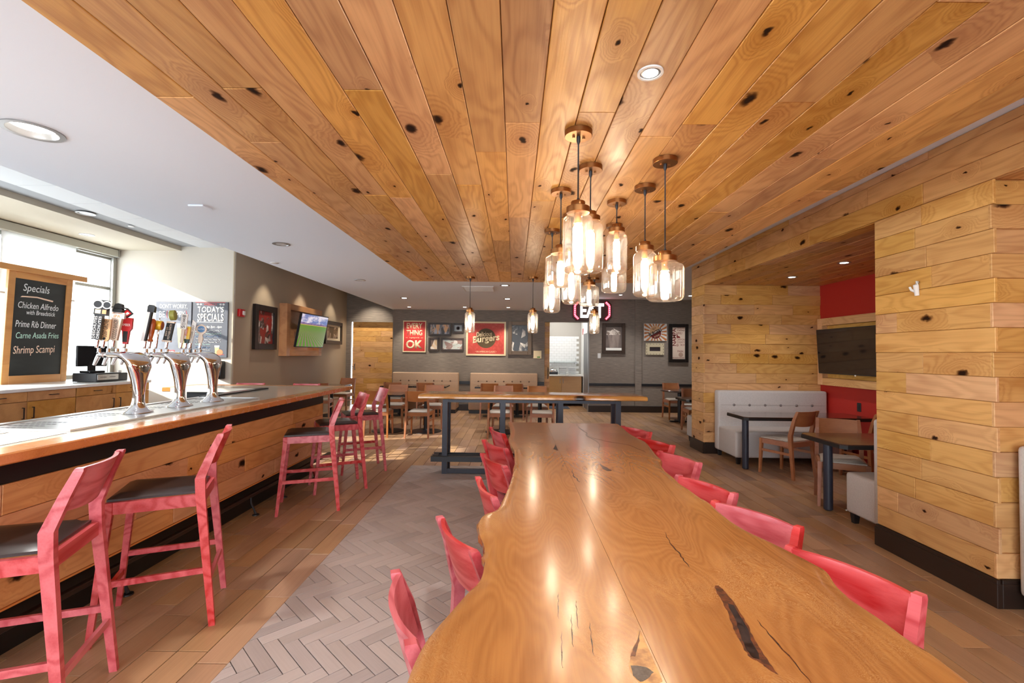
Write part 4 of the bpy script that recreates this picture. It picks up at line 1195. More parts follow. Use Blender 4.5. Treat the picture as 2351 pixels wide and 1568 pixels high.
HB = mat('handle black', S(28, 28, 30), 0.35); HBONE = mat('handle bone', S(226, 206, 186), 0.4); HTAN = mat('handle tan', S(206, 160, 112), 0.5)
HRED = mat('handle red', S(200, 30, 34), 0.3); HYEL = mat('handle yellow', S(222, 178, 30), 0.3); HOLV = mat('handle olive', S(150, 150, 66), 0.4)
HORG = mat('handle amber wood', S(168, 78, 28), 0.3); HWHT = mat('handle white', S(232, 230, 226), 0.35); HGRN = mat('handle dark green', S(30, 52, 46), 0.4); HBLU = mat('handle blue', S(84, 130, 176), 0.4); HORI = mat('handle orange', S(226, 134, 36), 0.5)


def disc(r, d, m, x, z, y=0.0, name='badge', ax='y'):
    return lambda t: obj(name, MB().lathe([(r, -d / 2), (r, d / 2)], 20), m, t, (x, y, z), (R(90), 0, 0) if ax == 'y' else (0, R(90), 0), smooth=30)


VR = R(-90)
handle('tall black tap handle with white vertical lettering and round badge, leftmost', 3.045, [
    paddle(rect(-0.030, 0.014, 0.055, 0.215), 0.03, HB), paddle(rect(-0.034, 0.034, 0.215, 0.315), 0.04, HB, 'head'),
    words('DESCHUTES', -0.019, 0.135, 0.145, 0.014, INKW, -0.015, VR), words('DESCHUTES', 0.003, 0.135, 0.145, 0.014, INKW, -0.015, VR),
    disc(0.030, 0.006, INKW, -0.014, 0.285, -0.024), disc(0.022, 0.007, HB, -0.014, 0.285, -0.0245, 'badge_centre'), disc(0.026, 0.006, INKW, 0.034, 0.285, -0.022, 'badge'), disc(0.02, 0.007, HB, 0.034, 0.285, -0.0225, 'badge_centre'),
    paddle(rect(-0.026, 0.004, 0.225, 0.252), 0.002, CREAMINK, 'plate', -0.021), paddle(rect(0.012, 0.034, 0.225, 0.252), 0.002, HTAN, 'plate', -0.021)])
handle('flat tan wooden tap handle with dark vertical lettering and pointed foot', 3.09, [
    paddle([(-0.012, 0.045), (0.018, 0.045), (0.030, 0.06), (0.030, 0.195), (-0.022, 0.195), (-0.022, 0.06)], 0.014, HTAN), words('LOST GROVE', 0.004, 0.13, 0.11, 0.024, BLACKINK, -0.007, VR), disc(0.008, 0.003, BLACKINK, 0.004, 0.064, -0.0075)])
handle('bone coloured tap handle with slanting black lettering under a hat and white sign', 3.166, [
    paddle([(-0.014, 0.055), (0.022, 0.055), (0.034, 0.205), (-0.022, 0.205)], 0.028, HBONE), words('VOODOO RANGER', 0.006, 0.128, 0.135, 0.024, BLACKINK, -0.014, VR),
    paddle(rect(-0.034, 0.046, 0.205, 0.246), 0.022, HWHT, 'sign'), words('IPA', 0.006, 0.219, 0.036, 0.02, HORI, -0.011), words('JUICY HAZE', 0.006, 0.238, 0.06, 0.008, HORI, -0.011),
    paddle([(-0.02, 0.246), (0.03, 0.246), (0.034, 0.262), (0.026, 0.275), (-0.016, 0.275), (-0.022, 0.262)], 0.04, BLK2, 'face'), paddle(rect(-0.042, 0.05, 0.275, 0.281), 0.05, BLK2, 'hat_brim'), paddle([(-0.018, 0.281), (0.03, 0.281), (0.024, 0.302), (0.006, 0.308), (-0.012, 0.302)], 0.036, BLK2, 'hat')])
handle('bright red tap handle with a diamond top', 3.262, [
    paddle([(-0.008, 0.03), (0.018, 0.03), (0.024, 0.12), (0.036, 0.14), (0.036, 0.215), (-0.034, 0.215), (-0.034, 0.14), (-0.018, 0.12)], 0.022, HRED),
    words('AMBER', 0.001, 0.165, 0.052, 0.017, INKW, -0.011), paddle(rect(-0.010, 0.016, 0.045, 0.12), 0.002, BLACKINK, 'band', -0.012),
    paddle([(0.0, 0.213), (0.034, 0.246), (0.0, 0.280), (-0.034, 0.246)], 0.016, BLACKINK, 'diamond'), paddle([(0.0, 0.222), (0.026, 0.246), (0.0, 0.271), (-0.026, 0.246)], 0.018, HRED, 'diamond_face'), paddle([(0.0, 0.232), (0.016, 0.246), (0.004, 0.256), (-0.008, 0.246)], 0.0195, INKW, 'diamond_mark')], 3)
handle('white panel tap handle with curved black metal top on the middle tower', 3.44, [
    paddle([(-0.024, 0.055), (0.004, 0.055), (0.02, 0.275), (-0.006, 0.275)], 0.03, HWHT), paddle([(-0.004, 0.058), (0.006, 0.058), (0.021, 0.272), (0.011, 0.272)], 0.032, BLACKINK, 'stripe'), paddle([(-0.008, 0.272), (0.036, 0.272), (0.036, 0.312), (0.022, 0.326), (0.0, 0.326), (-0.008, 0.312)], 0.036, HB, 'head')])
handle('turned amber wood tap handle beside the white one', 3.485, [
    lambda t: obj('body', MB().lathe([(0.008, 0.05), (0.018, 0.056), (0.018, 0.066), (0.012, 0.074), (0.019, 0.12), (0.023, 0.18), (0.018, 0.215), (0.010, 0.226)], 16), HORG, t, smooth=50)])
handle('short tap handle with yellow drum on a chrome stem', 3.548, [
    lambda t: obj('stem', MB().lathe([(0.009, 0.05), (0.010, 0.14), (0.007, 0.15), (0.007, 0.215), (0.004, 0.235)], 12), CHROME, t, smooth=50),
    lambda t: obj('drum', MB().lathe([(0.034, -0.024), (0.036, -0.02), (0.036, 0.02), (0.034, 0.024)], 24), HYEL, t, (0.0, 0, 0.18), (0, R(90), 0), smooth=40), disc(0.030, 0.003, HORG, 0.025, 0.18, 0.0, 'drum_face', 'x')])
handle('black plaque tap handle with olive bottle cap top', 3.656, [
    paddle([(-0.030, 0.055), (0.026, 0.055), (0.028, 0.068), (-0.032, 0.068)], 0.03, HBONE, 'foot'), paddle([(-0.026, 0.068), (0.024, 0.068), (0.034, 0.205), (-0.014, 0.205)], 0.026, BLACKINK), words('MOTHER EARTH', 0.012, 0.137, 0.12, 0.014, HBONE, -0.013, VR + 0.06), words('BREW CO', -0.008, 0.137, 0.07, 0.012, HBONE, -0.013, VR + 0.06),
    paddle([(-0.016, 0.205), (0.036, 0.205), (0.038, 0.218), (-0.014, 0.218)], 0.03, HBONE, 'collar'), lambda t: obj('cap', MB().lathe([(0.032, -0.02), (0.040, -0.016), (0.040, 0.016), (0.034, 0.02)], 24), HOLV, t, (0.016, 0, 0.268), (0, R(80), 0), smooth=40)])
handle('white tap handle with black stacked letters, near side of the last tower', 3.815, [
    paddle(rect(-0.022, 0.022, 0.165, 0.29), 0.014, HWHT), words('S\u2299\u221e8', 0.0, 0.228, 0.105, 0.026, BLACKINK, -0.007, VR), paddle(rect(-0.010, 0.012, 0.05, 0.165), 0.016, HBONE, 'stem')])
handle('yellow and dark green tap handle with red lettering', 3.868, [
    paddle(rect(-0.016, 0.022, 0.085, 0.19), 0.024, HYEL), paddle(rect(-0.018, 0.0, 0.087, 0.188), 0.025, HWHT, 'panel'), words('W\u00fcnder', -0.004, 0.145, 0.07, 0.02, HRED, -0.0135, VR), paddle([(-0.008, 0.05), (0.016, 0.05), (0.022, 0.085), (-0.016, 0.085)], 0.024, HGRN, 'foot')])
handle('slim white tap handle with slanted tip and small red and black lettering', 3.922, [
    paddle([(-0.014, 0.05), (0.012, 0.05), (0.026, 0.225), (-0.004, 0.25)], 0.012, HWHT), words('COORS LIGHT', 0.005, 0.15, 0.11, 0.016, BLACKINK, -0.006, VR + 0.08)])
handle('pale wooden paddle tap handle with a round blue badge, rightmost', 4.048, [
    paddle([(-0.009, 0.035), (0.009, 0.035), (0.018, 0.10), (0.012, 0.13), (0.034, 0.15), (0.042, 0.175), (0.034, 0.20), (0.012, 0.215), (0.0, 0.22), (-0.012, 0.215), (-0.034, 0.20), (-0.042, 0.175), (-0.034, 0.15), (-0.012, 0.13), (-0.018, 0.10)], 0.016, HBONE), disc(0.028, 0.004, HBLU, 0, 0.176, -0.009), words('Blue Moon', 0, 0.178, 0.05, 0.012, INKW, -0.0115, -0.1)], 3)

# ------------------------------------------------------------------ back counter
BC = thing('back_counter', 'alder back counter cabinets with white quartz top under the window', 'cabinet', (-5.57, 0, 0))
obj('countertop', MB().box(-1.15, 0.025, 2.30, 7.145, 1.012, 1.05, 0.004), QUARTZ, BC)
for u in range(4):
    y0 = 2.365 + u * 1.19; y1 = y0 + 1.19
    bd = obj('cabinet_body', MB().box(-0.95, -0.02, y0 + 0.004, y1 - 0.004, 0.1, 1.01), CAB, BC)
    ym = (y0 + y1) / 2
    for a, b_, hy in ((y0 + 0.006, ym - 0.003, ym - 0.055), (ym + 0.003, y1 - 0.006, ym + 0.055)):
        dw = obj('drawer', MB().box(a, b_, -0.01, 0.01, 0.0, 0.108, 0.002), CAB, BC, (0, 0, 0), (0, 0, 0)); 
        for v in dw.data.vertices: v.co = (v.co.y, v.co.x, v.co.z + 0.902)
        hm = (a + b_) / 2
        obj('drawer_pull', MB().box(0.012, 0.034, hm - 0.055, hm - 0.047, 0.955, 0.963).box(0.012, 0.034, hm + 0.047, hm + 0.055, 0.955, 0.963).box(0.026, 0.034, hm - 0.055, hm + 0.055, 0.955, 0.963), BLACK, dw)
        dr = obj('door', MB().box(-0.01, 0.01, a, b_, 0.11, 0.896, 0.002), CAB, BC)
        obj('door_pull', MB().box(0.012, 0.038, hy - 0.005, hy + 0.005, 0.705, 0.713).box(0.012, 0.038, hy - 0.005, hy + 0.005, 0.828, 0.836).box(0.030, 0.038, hy - 0.005, hy + 0.005, 0.705, 0.836), BLACK, dr)
    obj('kick', MB().box(-0.9, -0.08, y0, y1, 0, 0.1), BLK2, BC)
for ch in BC.children:
    if ch.name.startswith('drawer'): ch.data.update()

# chalkboard (local facing -y, rotated to face +x)
cb = thing('chalkboard', 'black chalkboard with wooden frame and handwritten specials before the window', 'board', (-6.40, 6.225, 1.052), R(90))
cb.rotation_euler = (R(2), 0, R(90))
obj('panel', MB().box(-0.345, 0.345, -0.006, 0.0, 0.10, 1.36), noisy('chalk dust board', S(34, 36, 35), S(58, 60, 58), (1.2, 5, 3.5), 0.45, 0.85, 0.55), cb)
FW = TRIMW
obj('frame_side', MB().box(-0.425, -0.34, -0.02, 0.016, 0.0, 1.44, 0.003), FW, cb)
obj('frame_side', MB().box(0.34, 0.425, -0.02, 0.016, 0.0, 1.44, 0.003), FW, cb)
obj('frame_bottom', MB().box(-0.34, 0.34, -0.02, 0.016, 0.0, 0.105, 0.003), FW, cb)
obj('frame_top', MB().box(-0.34, 0.34, -0.02, 0.016, 1.355, 1.44, 0.003), FW, cb)
obj('top_ledge', MB().box(-0.62, 0.62, -0.045, 0.02, 1.44, 1.515, 0.003), FW, cb)
CH1 = mat('white chalk', S(228, 230, 228), 0.9); CH2 = mat('mint chalk', S(190, 228, 210), 0.9); CH3 = mat('peach chalk', S(238, 205, 180), 0.9)
ty = -0.0065
for s_, x, z, w_, h_, m_, r_ in (('Specials', -0.06, 1.235, 0.34, 0.125, CH1, 0.0), ('Chicken Alfredo', -0.015, 1.02, 0.53, 0.082, CH1, 0), ('with Breadstick', 0.02, 0.93, 0.38, 0.058, CH1, 0),
                                 ('Prime Rib Dinner', -0.03, 0.775, 0.53, 0.085, CH1, 0), ('Carne Asada Fries', 0.0, 0.632, 0.56, 0.078, CH2, -0.03), ('Shrimp Scampi', -0.03, 0.43, 0.54, 0.13, CH3, -0.04)):
    text(s_, x, z, w_, h_, m_, cb, ty, 0.0008, r_, 0.15)
obj('chalk_underline', MB().xprism([(-0.26, 1.115), (-0.24, 1.135), (-0.05, 1.145), (0.17, 1.115), (0.165, 1.095), (-0.05, 1.128), (-0.2, 1.122)], ty - 0.001, ty), CH3, cb)

# register on the back counter
cdw = thing('cash_drawer', 'black cash drawer with grey front on the back counter', 'cash drawer', (-5.92, 6.63, 1.05), R(90))
obj('case', MB().box(-0.2, 0.2, -0.17, 0.17, 0.004, 0.125, 0.006), HB, cdw)
fp = obj('front_panel', MB().box(-0.19, 0.15, -0.176, -0.17, 0.03, 0.105, 0.002), STEEL, cdw)
for x in (-0.1, 0.05): obj('media_slot', MB().box(x - 0.05, x + 0.05, -0.178, -0.176, 0.066, 0.072), HB, fp)
ps = thing('till_screen', 'dark till touchscreen standing on the cash drawer', 'screen', (-5.98, 6.60, 1.1755), R(75))
obj('stand', MB().box(-0.1, 0.1, -0.12, 0.08, 0.0, 0.03, 0.006).xprism([(-0.04, 0.03), (0.04, 0.03), (0.04, 0.16), (-0.04, 0.16)], -0.02, 0.02), HB, ps)
obj('display', MB().box(-0.19, 0.19, -0.015, 0.015, 0.09, 0.38, 0.006), HB, ps)
obj('glass', MB().box(-0.175, 0.175, -0.018, -0.015, 0.105, 0.365), mat('black screen', S(26, 27, 30), 0.12), ps)
pr = thing('receipt_printer', 'small black receipt printer beside the cash drawer', 'printer', (-5.9, 6.95, 1.05), R(90))
obj('case', MB().box(-0.075, 0.075, -0.09, 0.09, 0, 0.115, 0.012), HB, pr)
obj('paper', MB().box(-0.03, 0.03, -0.03, -0.027, 0.115, 0.15), PAPER, pr)

# ------------------------------------------------------------------ wall pieces
def panel_sign(name, label, cat, x0, x1, z0, z1, y, d, m, rz=0.0, loc=None, edge=None):
    w_, h_ = x1 - x0, z1 - z0
    t = thing(name, label, cat, loc if loc else ((x0 + x1) / 2, y, z0), rz)
    obj('panel', MB().box(-w_ / 2, w_ / 2, -d, 0, 0, h_, 0.003), m, t)
    return t, w_, h_


POST = noisy('grey poster board', S(112, 114, 122), S(92, 94, 102), (3, 3, 3), 0.35, 0.65, 0.5)
t, w_, h_ = panel_sign('hop_poster', 'grey poster reading dont worry be hoppy on the cream wall', 'poster', -5.995, -5.395, 1.39, 2.318, YC - 0.001, 0.03, POST)
text("DON'T WORRY,", 0.0, 0.845, 0.46, 0.085, INKW, t, -0.031, 0.001, bold=0.0)
text('BE', -0.19, 0.715, 0.1, 0.105, INKW, t, -0.031, 0.001); text('HOPPY', 0.055, 0.715, 0.27, 0.105, INKW, t, -0.031, 0.001)
text('(', -0.105, 0.715, 0.02, 0.13, INKRED, t, -0.031, 0.001); text(')', 0.215, 0.715, 0.02, 0.13, INKRED, t, -0.031, 0.001)
BEER = mat('pale beer', S(224, 200, 120), 0.5)
bg = obj('beer_glass_print', MB().xprism([(0.10, 0.16), (0.20, 0.16), (0.235, 0.50), (0.07, 0.50)], -0.0312, -0.0305), BEER, t)
obj('beer_foam_print', MB().xprism([(0.07, 0.50), (0.235, 0.50), (0.24, 0.56), (0.06, 0.56)], -0.0312, -0.0305), INKW, t)
obj('stamp_print', MB().xprism(rect(-0.11, 0.04, 0.035, 0.12), -0.0312, -0.0305), INKRED, t)
text('BURGER', -0.035, 0.078, 0.12, 0.05, INKW, t, -0.0315, 0.001)
t, w_, h_ = panel_sign('specials_poster', "dark grey todays specials poster with chalk lettering, right of the hoppy poster", 'poster', -5.375, -4.785, 1.392, 2.317, YC - 0.001, 0.03, mat('dark poster board', S(78, 80, 88), 0.5))
text("TODAY'S", 0.01, 0.80, 0.44, 0.10, INKW, t, -0.031, 0.001, bold=0.02); text('SPECIALS', 0.01, 0.665, 0.44, 0.13, INKW, t, -0.031, 0.001, bold=0.02)
text('WEEKLY', 0.0, 0.885, 0.22, 0.035, INKRED, t, -0.031, 0.001)
for x in (-0.21, -0.16, 0.17, 0.22): text('*', x, 0.885, 0.04, 0.04, INKW, t, -0.031, 0.001)
for z in (0.915, 0.045): obj('rule', MB().box(-0.25, 0.25, -0.0315, -0.0305, z, z + 0.008), INKRED, t)
obj('rule', MB().box(-0.22, 0.22, -0.0315, -0.0305, 0.585, 0.592), INKW, t)
text('Everyday 3pm - 6pm', 0.02, 0.505, 0.36, 0.05, INKW, t, -0.031, 0.001, shear=0.2)
rs_ = random.Random(4)
for i in range(8):
    sc_ = MB(); z = 0.44 - i * 0.046; x = -0.24
    pts = []
    while x < (0.2 if i < 5 else 0.02):
        pts.append((x, -0.0312, z + rs_.uniform(-0.012, 0.016))); x += 0.016
    obj('chalk_scribble', MB().tube(pts, 0.0028, 4), (INKW, CH2, HBLU, INKW)[i % 4], t)
obj('beer_glass_print', MB().xprism([(0.10, 0.06), (0.155, 0.06), (0.165, 0.17), (0.09, 0.17)], -0.0312, -0.0305), BEER, t)
obj('beer_foam_print', MB().xprism([(0.09, 0.17), (0.165, 0.17), (0.168, 0.2), (0.086, 0.2)], -0.0312, -0.0305), INKW, t)
obj('burger_print', MB().xprism([(0.165 + 0.055 * math.cos(a * PI / 8) + 0.01, 0.085 + 0.05 * math.sin(a * PI / 8)) for a in range(16)], -0.0314, -0.0305), mat('bun brown', S(190, 120, 70), 0.6), t)

dsp = thing('paper_dispenser', 'black towel dispenser on the cream wall below the specials poster', 'dispenser', (-4.89, YC - 0.001, 1.036))
obj('body', MB().box(-0.075, 0.075, -0.12, 0, 0, 0.30, 0.02), HB, dsp, smooth=45)
obj('lever', MB().box(-0.05, 0.05, -0.14, -0.12, 0.02, 0.06, 0.006), HB, dsp)

# taupe wall items (face +x)
def pic(name, label, y0, y1, z0, z1, fw, d, fm, art, mat_in=None, wall='brown', mb=0.0):
    """framed picture; local x right, facing -y"""
    w_, h_ = y1 - y0, z1 - z0
    if wall == 'brown': t = thing(name, label, 'picture', (XB + 0.001, (y0 + y1) / 2, z0), R(90))
    else: t = thing(name, label, 'picture', ((y0 + y1) / 2, YB - 0.001, z0), 0)
    for a in ((-w_ / 2, -w_ / 2 + fw, 0, h_), (w_ / 2 - fw, w_ / 2, 0, h_)): obj('frame_side', MB().box(a[0], a[1], -d, 0, a[2], a[3], 0.004), fm, t)
    for a in ((-w_ / 2 + fw, w_ / 2 - fw, 0, fw), (-w_ / 2 + fw, w_ / 2 - fw, h_ - fw, h_)): obj('frame_rail', MB().box(a[0], a[1], -d, 0, a[2], a[3], 0.004), fm, t)
    pr_ = obj('print', MB().box(-w_ / 2 + fw, w_ / 2 - fw, -d * 0.45, -d * 0.3, fw, h_ - fw), art, t)
    return t, w_, h_, -d * 0.45


def bw_art(name, a, b_, c, scale, red=0.0):
    m, nt, bb = new_mat(name); t = NT(nt)
    tc = t.add('ShaderNodeTexCoord').outputs['Object']
    vo = t.add('ShaderNodeTexVoronoi', feature='F1'); t.put(vo.inputs['Vector'], t.vadd(t.vmul(tc, scale), (3.1, 0, 1.7))); vo.inputs['Scale'].default_value = 1.0
    n = t.noise(t.vmul(tc, tuple(s_ * 0.8 for s_ in scale)), 1.0, 3.0, 0.6, 1.5)
    sp = t.add('ShaderNodeSeparateColor'); t.put(sp.inputs[0], vo.outputs['Color'])
    col = t.mix(t.ramp(t.math('ADD', n, t.math('MULTIPLY', sp.outputs[0], 0.35)), 0.5, 0.85), a, b_)
    col = t.mix(t.ramp(t.math('MULTIPLY_ADD', sp.outputs[1], 0.6, n), 0.88, 0.95), col, c)
    t.put(bb.inputs['Base Color'], col); bb.inputs['Roughness'].default_value = 0.3
    return m


A1 = bw_art('red abstract print', S(60, 48, 44), S(214, 206, 200), S(140, 40, 34), (9, 9, 7))
pic('abstract_picture', 'tall black framed red and grey abstract picture on the taupe wall', 8.384, 9.16, 1.537, 2.361, 0.11, 0.06, FRAMEBLK, A1)
A2 = bw_art('sepia photo print', S(86, 70, 60), S(176, 158, 144), S(40, 30, 26), (6, 6, 6))
t, w_, h_, yy = pic('sepia_picture', 'black framed sepia photograph partly behind the lit television', 11.53, 12.65, 1.71, 2.29, 0.09, 0.06, FRAMEBLK, mat('cream mount', S(214, 198, 170), 0.6))
obj('photo', MB().box(-0.38, 0.30, yy - 0.003, yy, 0.15, 0.44), A2, t)
al = thing('fire_alarm', 'small red fire alarm strobe on the taupe wall', 'alarm', (XB + 0.021, 7.96, 2.09), R(90))
obj('body', MB().box(-0.075, 0.075, -0.05, 0, 0, 0.13, 0.008), HRED, al, smooth=45)
obj('strobe', MB().box(-0.01, 0.055, -0.068, -0.05, 0.03, 0.10, 0.008), INKW, al)
# tv with oak shadow box
fx = thing('tv_surround', 'deep alder box frame on the taupe wall behind the lit television', 'frame', (XB + 0.001, 10.19, 1.415), R(90))
for a in ((-0.85, -0.70, 0, 1.06), (0.70, 0.85, 0, 1.06)): obj('frame_side', MB().box(a[0], a[1], -0.16, 0, a[2], a[3], 0.003), TRIMW, fx)
for a in ((-0.70, 0.70, 0, 0.12), (-0.70, 0.70, 0.94, 1.06)): obj('frame_rail', MB().box(a[0], a[1], -0.16, 0, a[2], a[3], 0.003), TRIMW, fx)
obj('back_panel', MB().box(-0.7, 0.7, -0.02, 0, 0.12, 0.94), TRIMW, fx)


def tv_mat():
    m = bpy.data.materials.new('field picture'); m.use_nodes = True; nt = m.node_tree; t = NT(nt)
    bb = nt.nodes['Principled BSDF']
    tc = t.add('ShaderNodeTexCoord').outputs['Object']
    s = t.add('ShaderNodeSeparateXYZ'); t.put(s.inputs[0], tc)
    x, z = s.outputs[0], s.outputs[2]            # screen centre at 0, half size .6 x .34
    cl = t.noise(t.vmul(tc, (3.0, 1, 8.0)), 1.0, 4.0, 0.6)
    sky = t.mix(t.ramp(cl, 0.42, 0.6), S(110, 130, 185), S(236, 226, 236))
    hill = t.mix(t.ramp(t.noise(t.vmul(tc, (9, 1, 14)), 1.0, 2.0), 0.4, 0.6), S(104, 92, 140), S(140, 116, 160))
    dz = t.math('SUBTRACT', 0.13, z)
    u = t.math('DIVIDE', t.math('ADD', x, 0.42), t.math('MAXIMUM', dz, 0.012))
    row = t.math('SINE', t.math('MULTIPLY', u, 18.0))
    leaf = t.noise(t.vmul(tc, (60, 1, 60)), 1.0, 3.0)
    green = t.mix(leaf, S(60, 100, 30), S(120, 170, 60))
    field = t.mix(t.math('MULTIPLY', t.ramp(row, 0.2, 0.8), t.ramp(dz, 0.03, 0.2)), green, S(150, 112, 110))
    hz = t.math('MULTIPLY_ADD', t.noise(t.vmul(tc, (5, 1, 0)), 1.0, 3.0), 0.06, 0.135)
    c = t.mix(t.ramp(t.math('SUBTRACT', z, hz), -0.004, 0.004), hill, sky)
    c = t.mix(t.ramp(z, 0.128, 0.132), t.mix(t.ramp(z, 0.11, 0.118), field, S(200, 170, 90)), c)
    bb.inputs['Base Color'].default_value = (0, 0, 0, 1); bb.inputs['Roughness'].default_value = 0.2
    t.put(bb.inputs['Emission Color'], c); bb.inputs['Emission Strength'].default_value = 0.42
    return m


tv = thing('television', 'lit television showing a green crop field, tilted out from the alder frame', 'television', (XB + 0.36, 10.10, 1.95), R(90))
tv.rotation_euler = (R(10), 0, R(88))
obj('case', MB().box(-0.625, 0.625, 0.0, 0.045, -0.36, 0.36, 0.004), HB, tv)
obj('screen', MB().box(-0.605, 0.605, -0.003, 0.0, -0.34, 0.34), tv_mat(), tv)
obj('wall_arm', MB().beam((0, 0.045, 0), (0, 0.30, 0.0), 0.06, 0.12).box(-0.12, 0.12, 0.29, 0.30, -0.1, 0.1), BLACK, tv)

# red wall tv
ft = thing('tv_surround', 'light oak box frame on the red alcove wall around the dark television', 'frame', (4.747, 6.35, 1.085), R(-90))
for a in ((-0.86, -0.75), (0.75, 0.86)): obj('frame_side', MB().box(a[0], a[1], -0.10, 0, 0, 1.0, 0.003), OAKW, ft)
for a in ((0, 0.11), (0.89, 1.0)): obj('frame_rail', MB().box(-0.75, 0.75, -0.10, 0, a[0], a[1], 0.003), OAKW, ft)
obj('back_panel', MB().box(-0.75, 0.75, -0.015, 0, 0.11, 0.89), OAKW, ft)
tv2 = thing('television', 'dark switched off television in the light oak frame on the red wall', 'television', (4.60, 6.38, 1.26), R(-90))
tv2.rotation_euler = (R(3), 0, R(-90))
obj('case', MB().box(-0.73, 0.73, 0.0, 0.03, 0, 0.655, 0.004), HB, tv2)
obj('screen', MB().box(-0.715, 0.715, -0.002, 0.0, 0.014, 0.64), mat('dark tv screen', S(34, 26, 24), 0.08), tv2)
obj('badge', MB().box(0.02, 0.045, -0.003, 0.0, -0.012, 0.004), INKW, tv2)
obj('wall_arm', MB().box(-0.1, 0.1, 0.03, 0.09, 0.2, 0.45), BLACK, tv2)
tag(obj('wall_outlet', MB().box(-0.035, 0.035, -0.008, 0, -0.06, 0.06, 0.002).box(-0.012, 0.012, -0.011, -0.008, -0.03, 0.03), HB, None, (4.747, 6.48, 0.82), (0, 0, R(-90))), 'black outlet plate on the red wall above the alcove table', 'outlet')
hk = tag(obj('wall_hook', MB().tube([(0, -0.006, 0.055), (0, -0.02, 0.03), (0, -0.012, -0.045)], [0.014, 0.017, 0.014], 10).tube([(0, -0.012, -0.02), (-0.028, -0.03, 0.0), (-0.036, -0.034, 0.022)], [0.011, 0.009, 0.008], 8), INKW, None, (XR - 0.017, 3.407, 2.0), (0, 0, R(-90)), smooth=60), 'small white hook on the oak column wall', 'hook')

# back wall signs
t, w_, h_ = panel_sign('ok_sign', 'red tin sign saying everything is going to be ok on the back wall', 'sign', -2.958, -2.344, 1.522, 2.36, YB - 0.001, 0.03, CREAMINK)
obj('red_field', MB().box(-0.28, 0.28, -0.032, -0.03, 0.03, h_ - 0.03, 0.0008), INKRED, t)
text('EVERY', 0, 0.70, 0.42, 0.15, CREAMINK, t, -0.032, 0.001, bold=0.025); text('THING', 0, 0.515, 0.42, 0.15, CREAMINK, t, -0.032, 0.001, bold=0.025)
text('is going to be', 0, 0.385, 0.26, 0.05, CREAMINK, t, -0.032, 0.001, shear=0.2); text('OK', 0, 0.205, 0.44, 0.23, CREAMINK, t, -0.032, 0.001, bold=0.04)
for s in (-1, 1): obj('flourish', MB().box(s * 0.2 - 0.03, s * 0.2 + 0.03, -0.033, -0.032, 0.38, 0.388), CREAMINK, t)
pic('photo_frame', 'dark framed photograph of bright light streaks, upper left of the small group', -2.286, -1.68, 1.968, 2.308, 0.045, 0.04, FRAMEBRN, bw_art('streak photo', S(60, 52, 50), S(190, 190, 196), S(220, 170, 120), (14, 1, 4)), wall='back')
t, w_, h_, yy = pic('photo_frame', 'small dark framed picture with a ring, upper right of the small group', -1.65, -1.345, 2.04, 2.303, 0.05, 0.04, FRAMEBRN, mat('pale blue photo', S(160, 170, 176), 0.4), wall='back')
obj('ring_print', MB().lathe([(0.05, 0), (0.05, 0.001), (0.03, 0.0015), (0.03, 0)], 20), mat('dark ring', S(60, 40, 40), 0.4), t, (0, yy - 0.001, 0.13), (R(90), 0, 0))
pic('photo_frame', 'small dark framed tan picture, lower left of the small group', -2.28, -1.997, 1.56, 1.915, 0.05, 0.04, FRAMEBRN, bw_art('tan photo', S(206, 170, 120), S(222, 214, 206), S(90, 70, 60), (5, 1, 5)), wall='back')
pic('photo_frame', 'wide dark framed pale landscape picture, lower right of the small group', -1.945, -1.339, 1.567, 1.907, 0.045, 0.04, FRAMEBRN, bw_art('pale map photo', S(186, 196, 190), S(214, 206, 200), S(150, 120, 110), (8, 1, 12)), wall='back')
t, w_, h_ = panel_sign('burger_sign', 'large red delicious burgers sign with brown disc on the back wall', 'sign', -1.28, -0.23, 1.451, 2.353, YB - 0.001, 0.03, CREAMINK)
obj('red_field', MB().box(-0.48, 0.48, -0.032, -0.03, 0.045, h_ - 0.045, 0.0008), noisy('distressed red', S(186, 62, 52), S(204, 84, 70), (18, 18, 18), 0.4, 0.8, 0.55), t)
obj('brown_disc', MB().lathe([(0.26, 0.0), (0.26, 0.001)], 40), mat('disc brown', S(84, 66, 36), 0.6), t, (0, -0.032, 0.46), (R(90), 0, 0))
text('Delicious', -0.05, 0.57, 0.42, 0.13, CREAMINK, t, -0.0335, 0.001, -0.08, 0.15, 0.02); text('Burgers', 0.0, 0.43, 0.72, 0.23, CREAMINK, t, -0.0335, 0.001, -0.12, 0.15, 0.03)
text('\u2022 AN AMERICAN CLASSIC \u2022', 0, 0.105, 0.56, 0.045, CREAMINK, t, -0.032, 0.001)
pic('kitchen_picture', 'tall bronze framed black and white picture right of the burger sign', -0.171, 0.45, 1.482, 2.364, 0.10, 0.06, mat('bronze frame', S(84, 64, 44), 0.35, 0.4), bw_art('utensil photo', S(34, 28, 24), S(206, 198, 188), S(20, 16, 14), (7, 7, 5)), wall='back')
t, w_, h_ = panel_sign('wall_plaque', 'small cream plaque with a green mark beside the kitchen opening', 'plaque', 0.506, 0.716, 1.392, 1.597, YB - 0.001, 0.012, CREAMINK)
obj('green_mark', MB().box(-0.01, 0.07, -0.0135, -0.012, 0.02, 0.05), mat('green ink', S(80, 150, 70), 0.6), t)
t, w_, h_, yy = pic('fries_picture', 'dark framed black and white picture of a bucket right of the kitchen opening', 2.323, 2.913, 1.542, 2.343, 0.085, 0.06, FRAMEBRN, noisy('grey photo', S(92, 82, 78), S(120, 108, 102), (2, 2, 3), 0.3, 0.7, 0.3), wall='back')
